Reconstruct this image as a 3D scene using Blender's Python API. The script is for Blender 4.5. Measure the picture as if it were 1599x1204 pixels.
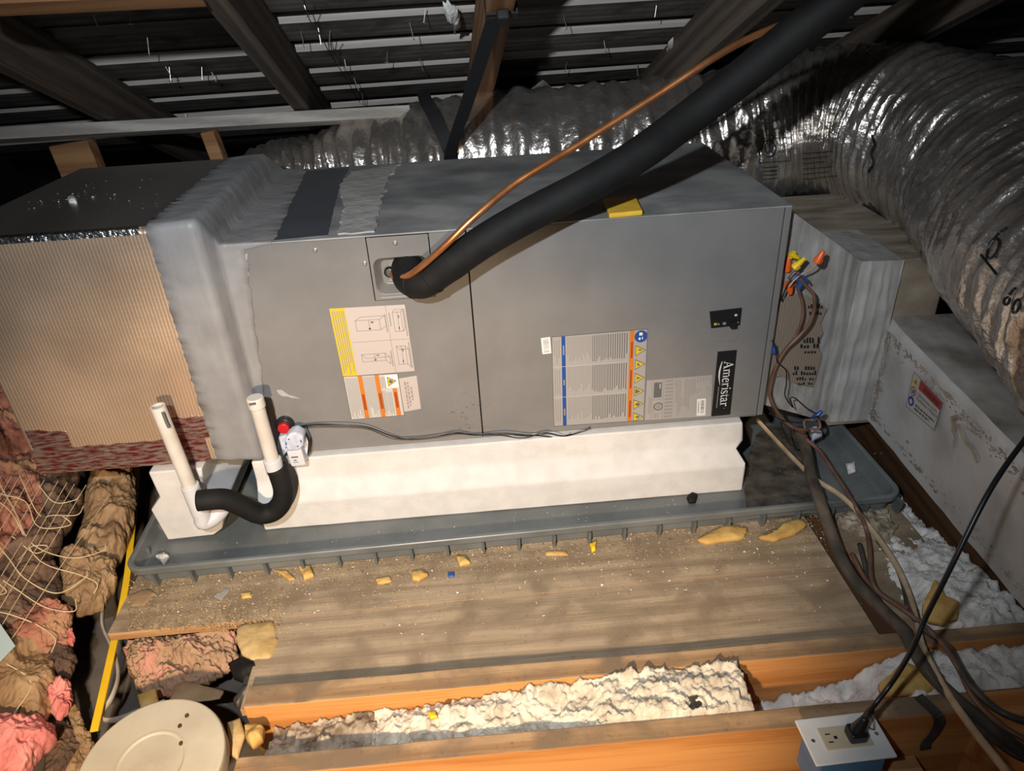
import bpy, math, random
from mathutils import Vector, Matrix, noise
R = math.radians
for o in list(bpy.data.objects): bpy.data.objects.remove(o, do_unlink=True)
S = bpy.context.scene
COL = S.collection
random.seed(7)

# ------------------------------------------------------------------ camera, world, lights, exposure
CAM = Vector((0.0184, -1.2579, 0.8457)); YAW, PITCH, ROLL, FPX = 0.0385, 0.5238, -0.0587, 1129.5
IW, IH = 1599, 1204
_f = Vector((math.sin(YAW)*math.cos(PITCH), math.cos(YAW)*math.cos(PITCH), -math.sin(PITCH)))
_r0 = Vector((math.cos(YAW), -math.sin(YAW), 0)); _u0 = _r0.cross(_f)
_r = _r0*math.cos(ROLL) + _u0*math.sin(ROLL); _u = -_r0*math.sin(ROLL) + _u0*math.cos(ROLL)
cd = bpy.data.cameras.new('camera'); cam = bpy.data.objects.new('camera', cd); COL.objects.link(cam)
cd.sensor_fit = 'HORIZONTAL'; cd.sensor_width = 36; cd.lens = 36*FPX/IW; cd.clip_start = .02; cd.clip_end = 60
M = Matrix.Identity(4)
for i in range(3): M[i][0], M[i][1], M[i][2], M[i][3] = _r[i], _u[i], -_f[i], CAM[i]
cam.matrix_world = M
S.camera = cam

w = bpy.data.worlds.new('attic_dark'); S.world = w; w.use_nodes = True
w.node_tree.nodes['Background'].inputs[0].default_value = (.55, .65, .8, 1)
w.node_tree.nodes['Background'].inputs[1].default_value = .012

def spot(name, loc, aim, power, col, ang, blend, rad):
    l = bpy.data.lights.new(name, 'SPOT'); l.energy = power; l.color = col; l.spot_size = R(ang); l.spot_blend = blend
    l.shadow_soft_size = rad
    o = bpy.data.objects.new(name, l); COL.objects.link(o); o.location = loc
    o.rotation_euler = (Vector(aim)-Vector(loc)).to_track_quat('-Z', 'Y').to_euler()
    return o
spot('head_lamp', (-.22, -1.34, 1.08), (-.04, .22, .25), 108, (.88, .94, 1.0), 90, 1.0, .018)
spot('work_lamp', (-.20, -1.52, .58), (-.22, -.48, -.13), 108, (1.0, .74, .48), 69, .6, .03)
vs = S.view_settings
vs.view_transform = 'Standard'; vs.look = 'None'; vs.gamma = 1; vs.use_curve_mapping = False; vs.exposure = 0.0

# ------------------------------------------------------------------ pixel helpers (1599x1204)
def ray(a, b): return _f + _r*((a-IW/2)/FPX) - _u*((b-IH/2)/FPX)
def P(a, b, x=None, y=None, z=None, n=None):
    d = ray(a, b)
    if n is not None:
        o, nn = n; return CAM + d*((o-CAM).dot(nn)/d.dot(nn))
    for i, v in enumerate((x, y, z)):
        if v is not None: return CAM + d*((v-CAM[i])/d[i])
def D(a, b, dep): return CAM + ray(a, b)*dep

# ------------------------------------------------------------------ mesh helpers
class MB:
    def __init__(s): s.v = []; s.f = []
    def add(s, vs, fs):
        n = len(s.v); s.v += [Vector(p) for p in vs]; s.f += [tuple(i+n for i in f) for f in fs]; return s
    def box(s, lo, hi):
        x0, y0, z0 = lo; x1, y1, z1 = hi
        return s.hexa([(x0,y0,z0),(x1,y0,z0),(x1,y1,z0),(x0,y1,z0),(x0,y0,z1),(x1,y0,z1),(x1,y1,z1),(x0,y1,z1)])
    def hexa(s, p): return s.add(p, [(3,2,1,0),(4,5,6,7),(0,1,5,4),(1,2,6,5),(2,3,7,6),(3,0,4,7)])
    def obox(s, c, ax, ay, az):
        c, ax, ay, az = Vector(c), Vector(ax), Vector(ay), Vector(az)
        return s.hexa([c-ax-ay-az, c+ax-ay-az, c+ax+ay-az, c-ax+ay-az, c-ax-ay+az, c+ax-ay+az, c+ax+ay+az, c-ax+ay+az])
    def beam(s, a, b, w, h, up=(0,0,1)):
        a, b = Vector(a), Vector(b); d = (b-a).normalized(); sd = d.cross(Vector(up)).normalized(); u = sd.cross(d)
        return s.obox((a+b)/2, (b-a)/2, sd*w/2, u*h/2)
    def prism(s, pts, vec):
        pts = [Vector(p) for p in pts]; vec = Vector(vec); n = len(pts)
        return s.add(pts+[p+vec for p in pts], [tuple(range(n-1,-1,-1)), tuple(range(n,2*n))]+[(i,(i+1)%n,n+(i+1)%n,n+i) for i in range(n)])
    def loft(s, loops, close=True, cap0=True, cap1=True):
        n = len(loops[0]); base = len(s.v)
        for l in loops: s.v += [Vector(p) for p in l]
        for k in range(len(loops)-1):
            for i in range(n if close else n-1):
                j = (i+1) % n
                s.f.append((base+k*n+i, base+k*n+j, base+(k+1)*n+j, base+(k+1)*n+i))
        if cap0: s.f.append(tuple(base+i for i in range(n-1,-1,-1)))
        if cap1: s.f.append(tuple(base+(len(loops)-1)*n+i for i in range(n)))
        return s
    def tube(s, path, r, seg=10, cap=True, flat=1.0, disp=None):
        path = [Vector(p) for p in path]; n = len(path)
        rr = r if callable(r) else ((lambda t: r) if not isinstance(r, (list, tuple)) else (lambda t: r[0]+(r[1]-r[0])*t))
        t0 = (path[1]-path[0]).normalized(); up = Vector((0,0,1)) if abs(t0.z) < .9 else Vector((0,1,0))
        nx = (up - t0*up.dot(t0)).normalized(); loops = []
        for i, p in enumerate(path):
            t = (path[min(i+1,n-1)]-path[max(i-1,0)]).normalized()
            nx = (nx - t*nx.dot(t)).normalized(); ny = t.cross(nx); q = i/(n-1); lp = []
            for k in range(seg):
                a = 2*math.pi*k/seg; rad = rr(q)
                if disp: rad += disp(q, a)
                lp.append(p + nx*math.cos(a)*rad + ny*math.sin(a)*rad*flat)
            loops.append(lp)
        return s.loft(loops, True, cap, cap)
    def ribbon(s, path, width, thick, wdir):
        path = [Vector(p) for p in path]; n = len(path); loops = []
        wd = wdir if isinstance(wdir, list) else [Vector(wdir)]*n
        for i, p in enumerate(path):
            t = (path[min(i+1,n-1)]-path[max(i-1,0)]).normalized(); a = Vector(wd[i]); a = (a-t*a.dot(t)).normalized(); b = t.cross(a)
            loops.append([p+a*width/2+b*thick/2, p-a*width/2+b*thick/2, p-a*width/2-b*thick/2, p+a*width/2-b*thick/2])
        return s.loft(loops)
    def lathe(s, c, axis, prof, seg=24):
        c = Vector(c); ax = Vector(axis).normalized(); up = Vector((0,0,1)) if abs(ax.z) < .9 else Vector((1,0,0))
        a = (up-ax*up.dot(ax)).normalized(); b = ax.cross(a)
        return s.loft([[c+ax*h+(a*math.cos(2*math.pi*k/seg)+b*math.sin(2*math.pi*k/seg))*max(r,1e-5) for k in range(seg)] for r, h in prof])
    def mesh(s, name):
        m = bpy.data.meshes.new(name); m.from_pydata([tuple(p) for p in s.v], [], s.f); m.validate(); m.update(); return m
    def build(s, name, mat, parent=None, smooth=False, bevel=0, seg=2, sub=0, **kw):
        o = bpy.data.objects.new(name, s.mesh(name)); COL.objects.link(o)
        import bmesh
        bm = bmesh.new(); bm.from_mesh(o.data); bmesh.ops.recalc_face_normals(bm, faces=bm.faces); bm.to_mesh(o.data); bm.free()
        if mat: o.data.materials.append(mat)
        if smooth:
            for p in o.data.polygons: p.use_smooth = True
        if bevel:
            b = o.modifiers.new('edge', 'BEVEL'); b.width = bevel; b.segments = seg; b.limit_method = 'ANGLE'; b.angle_limit = R(35)
            for p in o.data.polygons: p.use_smooth = True
            if hasattr(o.data, 'set_sharp_from_angle'): pass
            wn = o.modifiers.new('normals', 'WEIGHTED_NORMAL'); wn.keep_sharp = True
        if parent: adopt(o, parent)
        tag(o, **kw)
        return o
def adopt(o, parent):
    o.parent = parent; o.matrix_parent_inverse = parent.matrix_basis.inverted() if parent.type == 'EMPTY' else Matrix.Identity(4)
def tag(o, label=None, cat=None, group=None, kind=None):
    if label: o['label'] = label
    if cat: o['category'] = cat
    if group: o['group'] = group
    if kind: o['kind'] = kind
    return o
def thing(name, label, cat, loc, group=None, kind=None):
    o = bpy.data.objects.new(name, None); COL.objects.link(o); o.location = loc; o.empty_display_size = .05
    return tag(o, label, cat, group, kind)
def spl(pts, n=40):
    pts = [Vector(p) for p in pts]; q = [pts[0]*2-pts[1]]+pts+[pts[-1]*2-pts[-2]]; out = []; m = len(pts)-1
    for i in range(n):
        t = i/(n-1)*m; k = min(int(t), m-1); t -= k; a, b, c, d = q[k:k+4]
        out.append(.5*((2*b)+(c-a)*t+(2*a-5*b+4*c-d)*t*t+(3*b-a-3*c+d)*t**3))
    return out
def fbm(p, o=4): return noise.fractal(Vector(p), 1.0, 2.0, o, noise_basis='PERLIN_ORIGINAL')
def popcorn(p):
    d = noise.voronoi(Vector(p))[0]; return max(0, 1-d[0]*1.25)
def lump(pts, org, nrm, thick, rings=10, seg=56, amp=.2, freq=25, power=2.0, pop=0, popf=60, edge=.05, seed=0, base=0.0, crease=0.0, cfreq=22, fine=0.0):
    """A pillow-shaped piece with the outline pts lying on a plane: domed on top, flat underneath, roughened by noise."""
    nrm = Vector(nrm).normalized(); pts = [Vector(p) for p in pts]
    c = sum(pts, Vector())/len(pts)
    L = [0]
    for i in range(len(pts)): L.append(L[-1]+(pts[(i+1) % len(pts)]-pts[i]).length)
    out = []
    for k in range(seg):
        t = L[-1]*k/seg
        i = max(j for j in range(len(pts)) if L[j] <= t+1e-9)
        q = pts[i].lerp(pts[(i+1) % len(pts)], (t-L[i])/max(1e-9, L[i+1]-L[i]))
        d = q-c; q = c+d*(1+edge*fbm(q*freq*1.3+Vector((seed,0,0)), 3))
        out.append(q)
    m = MB(); loops = []
    loops.append([c+(q-c)*.93+nrm*base for q in out])
    for j in range(rings):
        s = math.cos(math.pi/2*j/(rings)); h = math.sin(math.pi/2*j/rings)
        h = h**(2/power)
        lp = []
        for q in out:
            p0 = c+(q-c)*s; nz = fbm(p0*freq+Vector((seed,3.1,0)), 4)*amp
            pc = popcorn(p0*popf+Vector((seed,0,5)))*pop if pop else 0.0
            if crease: pc += crease*(noise.ridged_multi_fractal(p0*cfreq+Vector((seed,1,2)), 1.0, 2.0, 3, 1.0, 2.0)-1.0)
            if fine: pc += fine*fbm(p0*150+Vector((seed,7,2)), 4)
            lp.append(p0+nrm*(base+thick*(h*(1+nz)+.03)+pc*min(1, h*2+.3)) + (q-c).normalized()*pc*.5*s)
        loops.append(lp)
    m.loft(loops)
    return m
def PX(pix, **k): return [P(a, b, **k) for a, b in pix]

# ------------------------------------------------------------------ materials
def nt(name):
    m = bpy.data.materials.new(name); m.use_nodes = True; return m, m.node_tree, m.node_tree.nodes['Principled BSDF']
def mat(name, c1, c2=None, c3=None, rough=.6, metal=0, scale=20, stretch=(1,1,1), bump=.0, bscale=None, bstretch=None, detail=6, lo=.35, hi=.65, rvar=0, sub=0, spec=.5, coat=0, distort=0, bdist=.004):
    m, t, b = nt(name); N, L = t.nodes, t.links
    b.inputs['Roughness'].default_value = rough; b.inputs['Metallic'].default_value = metal; b.inputs['Specular IOR Level'].default_value = spec
    b.inputs['Coat Weight'].default_value = coat
    if sub:
        b.inputs['Subsurface Weight'].default_value = sub; b.inputs['Subsurface Radius'].default_value = (.01,.008,.006); b.inputs['Subsurface Scale'].default_value = .5
    tc = N.new('ShaderNodeTexCoord')
    def noise_node(sc, st, dt):
        mp = N.new('ShaderNodeMapping'); mp.inputs['Scale'].default_value = st; L.new(tc.outputs['Object'], mp.inputs[0])
        n = N.new('ShaderNodeTexNoise'); n.inputs['Scale'].default_value = sc; n.inputs['Detail'].default_value = dt; n.inputs['Distortion'].default_value = distort
        L.new(mp.outputs[0], n.inputs['Vector']); return n
    if c2:
        n = noise_node(scale, stretch, detail); r = N.new('ShaderNodeValToRGB'); L.new(n.outputs[0], r.inputs[0])
        e = r.color_ramp.elements; e[0].position = lo; e[0].color = (*c1,1); e[1].position = hi; e[1].color = (*c2,1)
        if c3: k = r.color_ramp.elements.new(.5*(lo+hi)); k.color = (*c3,1)
        L.new(r.outputs[0], b.inputs['Base Color'])
        if rvar:
            mr = N.new('ShaderNodeMapRange'); mr.inputs[3].default_value = rough-rvar; mr.inputs[4].default_value = rough+rvar
            L.new(n.outputs[0], mr.inputs[0]); L.new(mr.outputs[0], b.inputs['Roughness'])
    else: b.inputs['Base Color'].default_value = (*c1,1)
    if bump:
        n2 = noise_node(bscale or scale, bstretch or stretch, detail); bp = N.new('ShaderNodeBump'); bp.inputs['Strength'].default_value = bump; bp.inputs['Distance'].default_value = bdist
        L.new(n2.outputs[0], bp.inputs['Height']); L.new(bp.outputs[0], b.inputs['Normal'])
    return m
def wood(name, c1, c2, axis='x', grain=60, rough=.65, dirt=None, bump=.25, wave=.25):
    st = {'x': (.035,1,1), 'y': (1,.035,1), 'z': (1,1,.035)}[axis]
    m, t, b = nt(name); N, L = t.nodes, t.links; b.inputs['Roughness'].default_value = rough; b.inputs['Specular IOR Level'].default_value = .25
    tc = N.new('ShaderNodeTexCoord'); mp = N.new('ShaderNodeMapping'); mp.inputs['Scale'].default_value = st; L.new(tc.outputs['Object'], mp.inputs[0])
    def nz(sc, dt, ds, vec):
        n = N.new('ShaderNodeTexNoise'); n.inputs['Scale'].default_value = sc; n.inputs['Detail'].default_value = dt; n.inputs['Distortion'].default_value = ds; L.new(vec, n.inputs['Vector']); return n.outputs[0]
    def mix(f, x, y):
        k = N.new('ShaderNodeMix'); k.data_type = 'FLOAT'; k.inputs[0].default_value = f; L.new(x, k.inputs[2]); L.new(y, k.inputs[3]); return k.outputs[0]
    n1 = nz(grain, 6, .8, mp.outputs[0]); n2 = nz(grain*7, 4, .3, mp.outputs[0])
    wv = N.new('ShaderNodeTexWave'); wv.wave_type = 'RINGS'; wv.inputs['Scale'].default_value = 9; wv.inputs['Distortion'].default_value = 9; wv.inputs['Detail'].default_value = 4; L.new(mp.outputs[0], wv.inputs['Vector'])
    fac = mix(wave, mix(.5, n1, n2), wv.outputs['Fac'])
    r = N.new('ShaderNodeValToRGB'); e = r.color_ramp.elements; e[0].position = .36; e[0].color = (*c1,1); e[1].position = .64; e[1].color = (*c2,1); L.new(fac, r.inputs[0])
    out = r.outputs[0]
    if dirt:
        n3 = nz(11, 9, .4, tc.outputs['Object'])
        r2 = N.new('ShaderNodeValToRGB'); r2.color_ramp.elements[0].position = .46; r2.color_ramp.elements[1].position = .66; L.new(n3, r2.inputs[0])
        m2 = N.new('ShaderNodeMix'); m2.data_type = 'RGBA'; L.new(r2.outputs[0], m2.inputs[0]); L.new(out, m2.inputs[6]); m2.inputs[7].default_value = (*dirt,1); out = m2.outputs[2]
        n4 = nz(130, 6, .2, tc.outputs['Object']); r3 = N.new('ShaderNodeValToRGB'); r3.color_ramp.elements[0].position = .60; r3.color_ramp.elements[1].position = .95; L.new(n4, r3.inputs[0])
        m3 = N.new('ShaderNodeMix'); m3.data_type = 'RGBA'; L.new(r3.outputs[0], m3.inputs[0]); L.new(out, m3.inputs[6]); m3.inputs[7].default_value = (dirt[0]*.5,dirt[1]*.5,dirt[2]*.5,1); out = m3.outputs[2]
    L.new(out, b.inputs['Base Color'])
    bp = N.new('ShaderNodeBump'); bp.inputs['Strength'].default_value = bump; bp.inputs['Distance'].default_value = .0012; L.new(fac, bp.inputs['Height']); L.new(bp.outputs[0], b.inputs['Normal'])
    return m
def scrim(name, base, line, rough=.3, metal=.85, freq=1000, axis='X'):
    """Foil facing with the raised threads of a scrim running up it."""
    m, t, b = nt(name); N, L = t.nodes, t.links; b.inputs['Metallic'].default_value = metal
    tc = N.new('ShaderNodeTexCoord'); wv = N.new('ShaderNodeTexWave'); wv.bands_direction = axis; wv.inputs['Scale'].default_value = freq/20; wv.inputs['Distortion'].default_value = .25; wv.inputs['Detail'].default_value = 1
    wv.inputs['Detail Scale'].default_value = .1
    L.new(tc.outputs['Object'], wv.inputs['Vector'])
    w2 = N.new('ShaderNodeTexWave'); w2.bands_direction = 'Z'; w2.inputs['Scale'].default_value = freq/20*.6; w2.inputs['Distortion'].default_value = .3; L.new(tc.outputs['Object'], w2.inputs['Vector'])
    p1 = N.new('ShaderNodeMath'); p1.operation = 'POWER'; p1.inputs[1].default_value = 8; L.new(wv.outputs['Fac'], p1.inputs[0])
    p2 = N.new('ShaderNodeMath'); p2.operation = 'POWER'; p2.inputs[1].default_value = 10; L.new(w2.outputs['Fac'], p2.inputs[0])
    h = N.new('ShaderNodeMath'); h.operation = 'MULTIPLY_ADD'; h.inputs[1].default_value = .25; L.new(p2.outputs[0], h.inputs[0]); L.new(p1.outputs[0], h.inputs[2])
    n = N.new('ShaderNodeTexNoise'); n.inputs['Scale'].default_value = 7; n.inputs['Detail'].default_value = 5; L.new(tc.outputs['Object'], n.inputs['Vector'])
    ad = N.new('ShaderNodeMath'); ad.operation = 'MULTIPLY_ADD'; ad.inputs[1].default_value = 5; L.new(n.outputs[0], ad.inputs[0]); L.new(h.outputs[0], ad.inputs[2])
    mx = N.new('ShaderNodeMix'); mx.data_type = 'RGBA'; L.new(p1.outputs[0], mx.inputs[0]); mx.inputs[6].default_value = (*base,1); mx.inputs[7].default_value = (*line,1)
    L.new(mx.outputs[2], b.inputs['Base Color'])
    mr = N.new('ShaderNodeMapRange'); mr.inputs[1].default_value = .3; mr.inputs[2].default_value = .7; mr.inputs[3].default_value = rough-.08; mr.inputs[4].default_value = rough+.12; L.new(n.outputs[0], mr.inputs[0]); L.new(mr.outputs[0], b.inputs['Roughness'])
    bp = N.new('ShaderNodeBump'); bp.inputs['Strength'].default_value = .22; bp.inputs['Distance'].default_value = .0012; L.new(ad.outputs[0], bp.inputs['Height']); L.new(bp.outputs[0], b.inputs['Normal'])
    return m
K = {}
K['metal'] = mat('grey_painted_steel', (.175,.168,.160), (.20,.192,.184), rough=.27, scale=9, rvar=.06, bump=.02, bscale=300, spec=.55)
K['metal_top'] = mat('dusty_grey_steel', (.15,.152,.155), (.34,.33,.315), (.23,.228,.222), rough=.5, scale=8, stretch=(.8,1.1,1), bump=.10, bscale=40)
K['dark_steel'] = mat('clean_dark_steel', (.055,.060,.070), (.068,.074,.084), rough=.4, scale=10)
K['screw'] = mat('zinc_screw', (.6,.58,.55), rough=.35, metal=.9)
K['mastic'] = mat('grey_duct_mastic', (.205,.20,.20), (.255,.25,.25), rough=.5, scale=14, bump=.55, bscale=26, bstretch=(1,1,.3), detail=4, bdist=.006, spec=.5)
K['mastic_top'] = mat('grey_duct_mastic_flat', (.16,.165,.175), (.20,.205,.21), rough=.5, scale=14, bump=.5, bscale=30, detail=4, bdist=.005)
K['mastic_white'] = mat('pale_old_mastic', (.38,.365,.35), (.54,.52,.50), (.49,.47,.455), rough=.62, scale=7, bump=.4, bscale=22, detail=7, bdist=.006)
K['dusty_top'] = mat('dusty_mastic_top', (.17,.15,.125), (.37,.35,.32), (.27,.25,.225), rough=.75, scale=15, stretch=(1,.7,1), bump=.4, bscale=30)
K['mastic_pale'] = mat('pale_grey_mastic', (.31,.30,.285), (.42,.405,.385), rough=.55, scale=13, bump=.7, bscale=34, bstretch=(1,1,.35), bdist=.006)
K['board_tan'] = mat('dusty_duct_board', (.19,.145,.10), (.40,.34,.26), (.29,.24,.18), rough=.8, scale=12, stretch=(.6,1.8,1), bump=.4, bscale=20)
K['scrim'] = scrim('foil_scrim_floor_tint', (.74,.51,.34), (.98,.84,.64), metal=.72, rough=.36, freq=1000)  # orange reflection of the warm floor is tinted into the foil colour
K['scrim_brown'] = scrim('brown_foil_scrim', (.34,.27,.21), (.44,.36,.28), rough=.5, metal=.3, freq=900, axis='X')
K['foil_dark'] = mat('dull_foil', (.26,.235,.21), (.34,.31,.28), rough=.36, metal=.85, scale=6, stretch=(1,.4,1), bump=.25, bscale=9, rvar=.06)
K['foil_bright'] = mat('bright_foil', (.85,.83,.80), rough=.22, metal=1, bump=.6, bscale=140)
K['tape_red'] = mat('red_printed_foil_tape', (.24,.03,.03), (.42,.33,.28), (.30,.16,.14), rough=.28, metal=.7, scale=110, stretch=(.35,1,1.8), bump=.5, bscale=40, lo=.40, hi=.58)
K['flex'] = mat('silver_flex_jacket', (.56,.51,.46), (.78,.73,.68), rough=.26, metal=.9, scale=8, bump=.8, bscale=42, detail=6, bdist=.006, rvar=.06)
K['black_print'] = mat('black_ink', (.010,.010,.011), rough=.5)
K['foam_white'] = mat('white_polystyrene', (.57,.555,.53), (.64,.62,.60), rough=.75, scale=25, bump=.35, bscale=380, detail=2, bdist=.002, spec=.3)
K['pan'] = mat('grey_green_plastic', (.10,.112,.115), (.17,.182,.18), (.135,.147,.147), rough=.36, scale=8, rvar=.08, bump=.03, bscale=200)
K['grime'] = mat('brown_grime', (.035,.030,.024), (.11,.095,.075), rough=.7, scale=30, bump=.3, bscale=90)
K['rubber'] = mat('black_foam_rubber', (.007,.0068,.0066), (.011,.0105,.010), spec=.22, rough=.7, scale=25, bump=.08, bscale=120)
K['black'] = mat('black_plastic', (.012,.012,.013), rough=.35)
K['copper'] = mat('copper_pipe', (.60,.22,.075), (.74,.32,.13), rough=.33, metal=.8, scale=30, rvar=.08)
K['pvc'] = mat('white_pvc', (.53,.48,.42), (.62,.575,.52), rough=.35, scale=20, spec=.5)
K['white_plastic'] = mat('white_plastic', (.58,.58,.60), rough=.35)
K['clear_plastic'] = mat('bluish_white_plastic', (.42,.46,.55), (.60,.63,.70), rough=.25, scale=60)
K['red'] = mat('red_plastic_button', (.45,.012,.018), rough=.3)
K['plywood'] = wood('weathered_plywood', (.25,.185,.12), (.42,.325,.22), 'x', 40, .75, dirt=(.22,.165,.11), wave=.15, bump=.3)
K['ply_edge'] = wood('plywood_edge', (.36,.19,.08), (.62,.38,.19), 'x', 200, .7)
K['joist'] = wood('orange_fir', (.42,.165,.042), (.62,.29,.095), 'x', 55, .55, bump=.15)
K['joist_dirty'] = wood('dusty_fir', (.26,.15,.075), (.44,.29,.16), 'x', 60, .7, dirt=(.20,.14,.09))
K['joist_dark'] = wood('dark_fir', (.05,.024,.010), (.10,.05,.022), 'y', 50, .7)
K['rafter'] = wood('grey_brown_rafter', (.075,.058,.046), (.16,.12,.09), 'x', 45, .8)
K['rafter_orange'] = wood('orange_rafter', (.20,.095,.042), (.34,.18,.08), 'x', 50, .75)
K['sheath'] = wood('roof_sheathing', (.095,.085,.076), (.17,.15,.135), 'x', 25, .8, dirt=(.06,.052,.046), bump=.06)
K['sheath_lit_edge'] = wood('lamplit_sheathing_edge', (.36,.33,.30), (.56,.53,.49), 'x', 40, .75)  # lamplight on the near board edges, put into a paler wood colour
K['plank_pale'] = wood('pale_grey_plank', (.28,.25,.22), (.44,.41,.37), 'x', 40, .75)
K['deck'] = mat('roof_felt', (.018,.018,.02), rough=.9)
K['drywall'] = mat('ceiling_board_back', (.10,.085,.07), (.16,.14,.12), rough=.9, scale=12)
K['kraft'] = mat('kraft_paper', (.20,.115,.055), (.40,.27,.15), (.30,.19,.10), rough=.75, scale=14, bump=.6, bscale=26, detail=8, bdist=.006)
K['kraft_dark'] = mat('dusty_kraft_paper', (.07,.042,.028), (.24,.155,.10), (.15,.09,.06), rough=.8, scale=12, bump=.6, bscale=24, detail=8, bdist=.006)
K['batt'] = mat('dusty_pink_batt', (.18,.075,.05), (.44,.255,.15), (.40,.17,.12), rough=.95, scale=13, bump=.9, bscale=45, detail=9, bdist=.01, spec=.1)
K['pink'] = mat('pink_glass_fibre', (.62,.185,.17), (.80,.36,.32), (.74,.27,.25), rough=.95, scale=18, stretch=(1,1,1), bump=.8, bscale=50, detail=9, bdist=.008, spec=.1, sub=.15)
K['pink_dirty'] = mat('dirty_pink_wool', (.28,.19,.11), (.60,.28,.21), (.42,.27,.17), rough=.95, scale=14, bump=1, bscale=60, detail=9, bdist=.01, spec=.1)
K['wool_tan'] = mat('tan_chopped_wool', (.26,.17,.085), (.50,.36,.20), rough=.95, scale=60, bump=1, bscale=120, detail=6, bdist=.008, spec=.1)
K['blown'] = mat('cream_blown_wool', (.40,.34,.26), (.68,.62,.51), rough=.95, scale=28, bump=.7, bscale=160, detail=6, spec=.1, lo=.3, hi=.6)
K['blown_white'] = mat('white_blown_wool', (.50,.48,.45), (.80,.78,.75), rough=.95, scale=30, bump=.7, bscale=160, detail=6, spec=.1, lo=.28, hi=.58)
K['blown_dirty'] = mat('dirty_blown_wool', (.17,.125,.085), (.50,.43,.33), rough=.95, scale=35, bump=.8, bscale=140, spec=.1)
K['foam_yellow'] = mat('yellow_foam', (.50,.29,.075), (.66,.43,.14), rough=.8, scale=30, bump=.3, bscale=120)
K['foam_tan'] = mat('tan_foam', (.44,.29,.11), (.58,.42,.20), rough=.8, scale=22, bump=.35, bscale=90)
K['yellow'] = mat('yellow_band', (.80,.50,.015), (.88,.58,.03), rough=.4, scale=15)
K['sponge'] = mat('yellow_tag', (.72,.42,.03), (.80,.50,.05), rough=.55, scale=40)
K['lid'] = mat('beige_lid', (.40,.35,.27), (.52,.47,.37), (.47,.42,.33), rough=.6, scale=9, bump=.1, bscale=60)
K['net'] = mat('straw_string', (.60,.49,.29), (.74,.63,.42), rough=.6, scale=60)
K['cable_tan'] = mat('tan_cable', (.36,.26,.16), (.52,.40,.26), rough=.55, scale=30)
K['cable_white'] = mat('dusty_white_cable', (.34,.30,.25), (.54,.49,.42), rough=.5, scale=25)
K['cable_black'] = mat('dusty_black_cable', (.02,.019,.019), (.085,.075,.065), rough=.45, scale=25, stretch=(1,1,1))
K['cable_brown'] = mat('brown_thermostat_cable', (.12,.062,.042), (.19,.10,.07), rough=.4, scale=25)
K['conduit'] = mat('dusty_conduit', (.04,.034,.028), (.14,.105,.075), rough=.7, scale=30, stretch=(1,.4,1), bump=.3, bscale=60)
K['orange'] = mat('orange_wire_nut', (.80,.12,.015), rough=.35)
K['yellow_nut'] = mat('yellow_wire_nut', (.85,.58,.015), rough=.35)
K['blue'] = mat('blue_wire_nut', (.015,.075,.30), rough=.35)
K['blue_box'] = mat('blue_outlet_box', (.075,.20,.38), (.10,.25,.44), rough=.4, scale=20)
K['plate'] = mat('white_cover_plate', (.70,.71,.71), (.76,.77,.77), rough=.4, scale=30)
K['ivory'] = mat('ivory_receptacle', (.52,.47,.34), rough=.4)
K['label_pink'] = mat('label_paper', (.45,.39,.36), rough=.5)
K['label_grey'] = mat('silver_label', (.32,.305,.29), rough=.42)
K['label_white'] = mat('white_label', (.47,.45,.42), rough=.5)
K['ink'] = mat('grey_ink', (.11,.105,.10), rough=.6)
K['ink_light'] = mat('light_ink', (.25,.23,.215), rough=.6)
K['l_orange'] = mat('orange_print', (.52,.155,.02), rough=.5)
K['l_orange_dark'] = mat('dark_orange_print', (.30,.055,.012), rough=.5)
K['l_yellow'] = mat('yellow_print', (.56,.40,.02), rough=.5)
K['l_blue'] = mat('blue_print', (.012,.06,.26), rough=.5)
K['l_red'] = mat('red_print', (.30,.035,.022), rough=.5)
K['l_white'] = mat('white_print', (.66,.66,.65), rough=.5)
K['pale_blue'] = mat('pale_blue_sheet', (.42,.55,.60), rough=.5)
K['crumb'] = mat('pale_crumbs', (.62,.54,.42), (.78,.72,.62), rough=.9, scale=200)
K['crumb_tan'] = mat('tan_crumbs', (.22,.14,.07), (.52,.38,.20), rough=.9, scale=150)
K['strap'] = mat('black_strap', (.010,.010,.011), rough=.7)

# ================================================================== THE PLACE: floor, joists, roof
ZP = -.178          # top of the plywood platform
m = MB().box((-1.9,-2.4,-.345), (2.0,2.2,-.33)); floor = m.build('floor', K['drywall'], kind='structure', label='attic floor of ceiling board, joists and plywood decking')
def facemat(o, m2, test):
    o.data.materials.append(m2)
    for p in o.data.polygons:
        if test(p.normal): p.material_index = 1
def sheet(x0, x1, y0, y1, z1, th, skew=0, skew1=0):
    m = MB().prism([(x0,y0,z1-th),(x1,y0+skew,z1-th),(x1,y1+skew1,z1-th),(x0,y1,z1-th)], (0,0,th))
    o = m.build('plywood_sheet', K['plywood'], floor); facemat(o, K['ply_edge'], lambda n: abs(n.z) < .5); return o
sheet(-.715, .655, -.282, .95, ZP, .018, .012)
sheet(-.425, .655, -.47, -.2805, ZP-.0002, .016, 0, .0096)
sheet(.70, .86, -.43, .30, ZP-.004, .018)
# dark strip of old timber in the gap between the sheets
MB().box((.655,-.45,ZP-.03), (.70,.3,ZP-.012)).build('gap_board', K['joist_dark'], floor)

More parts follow.
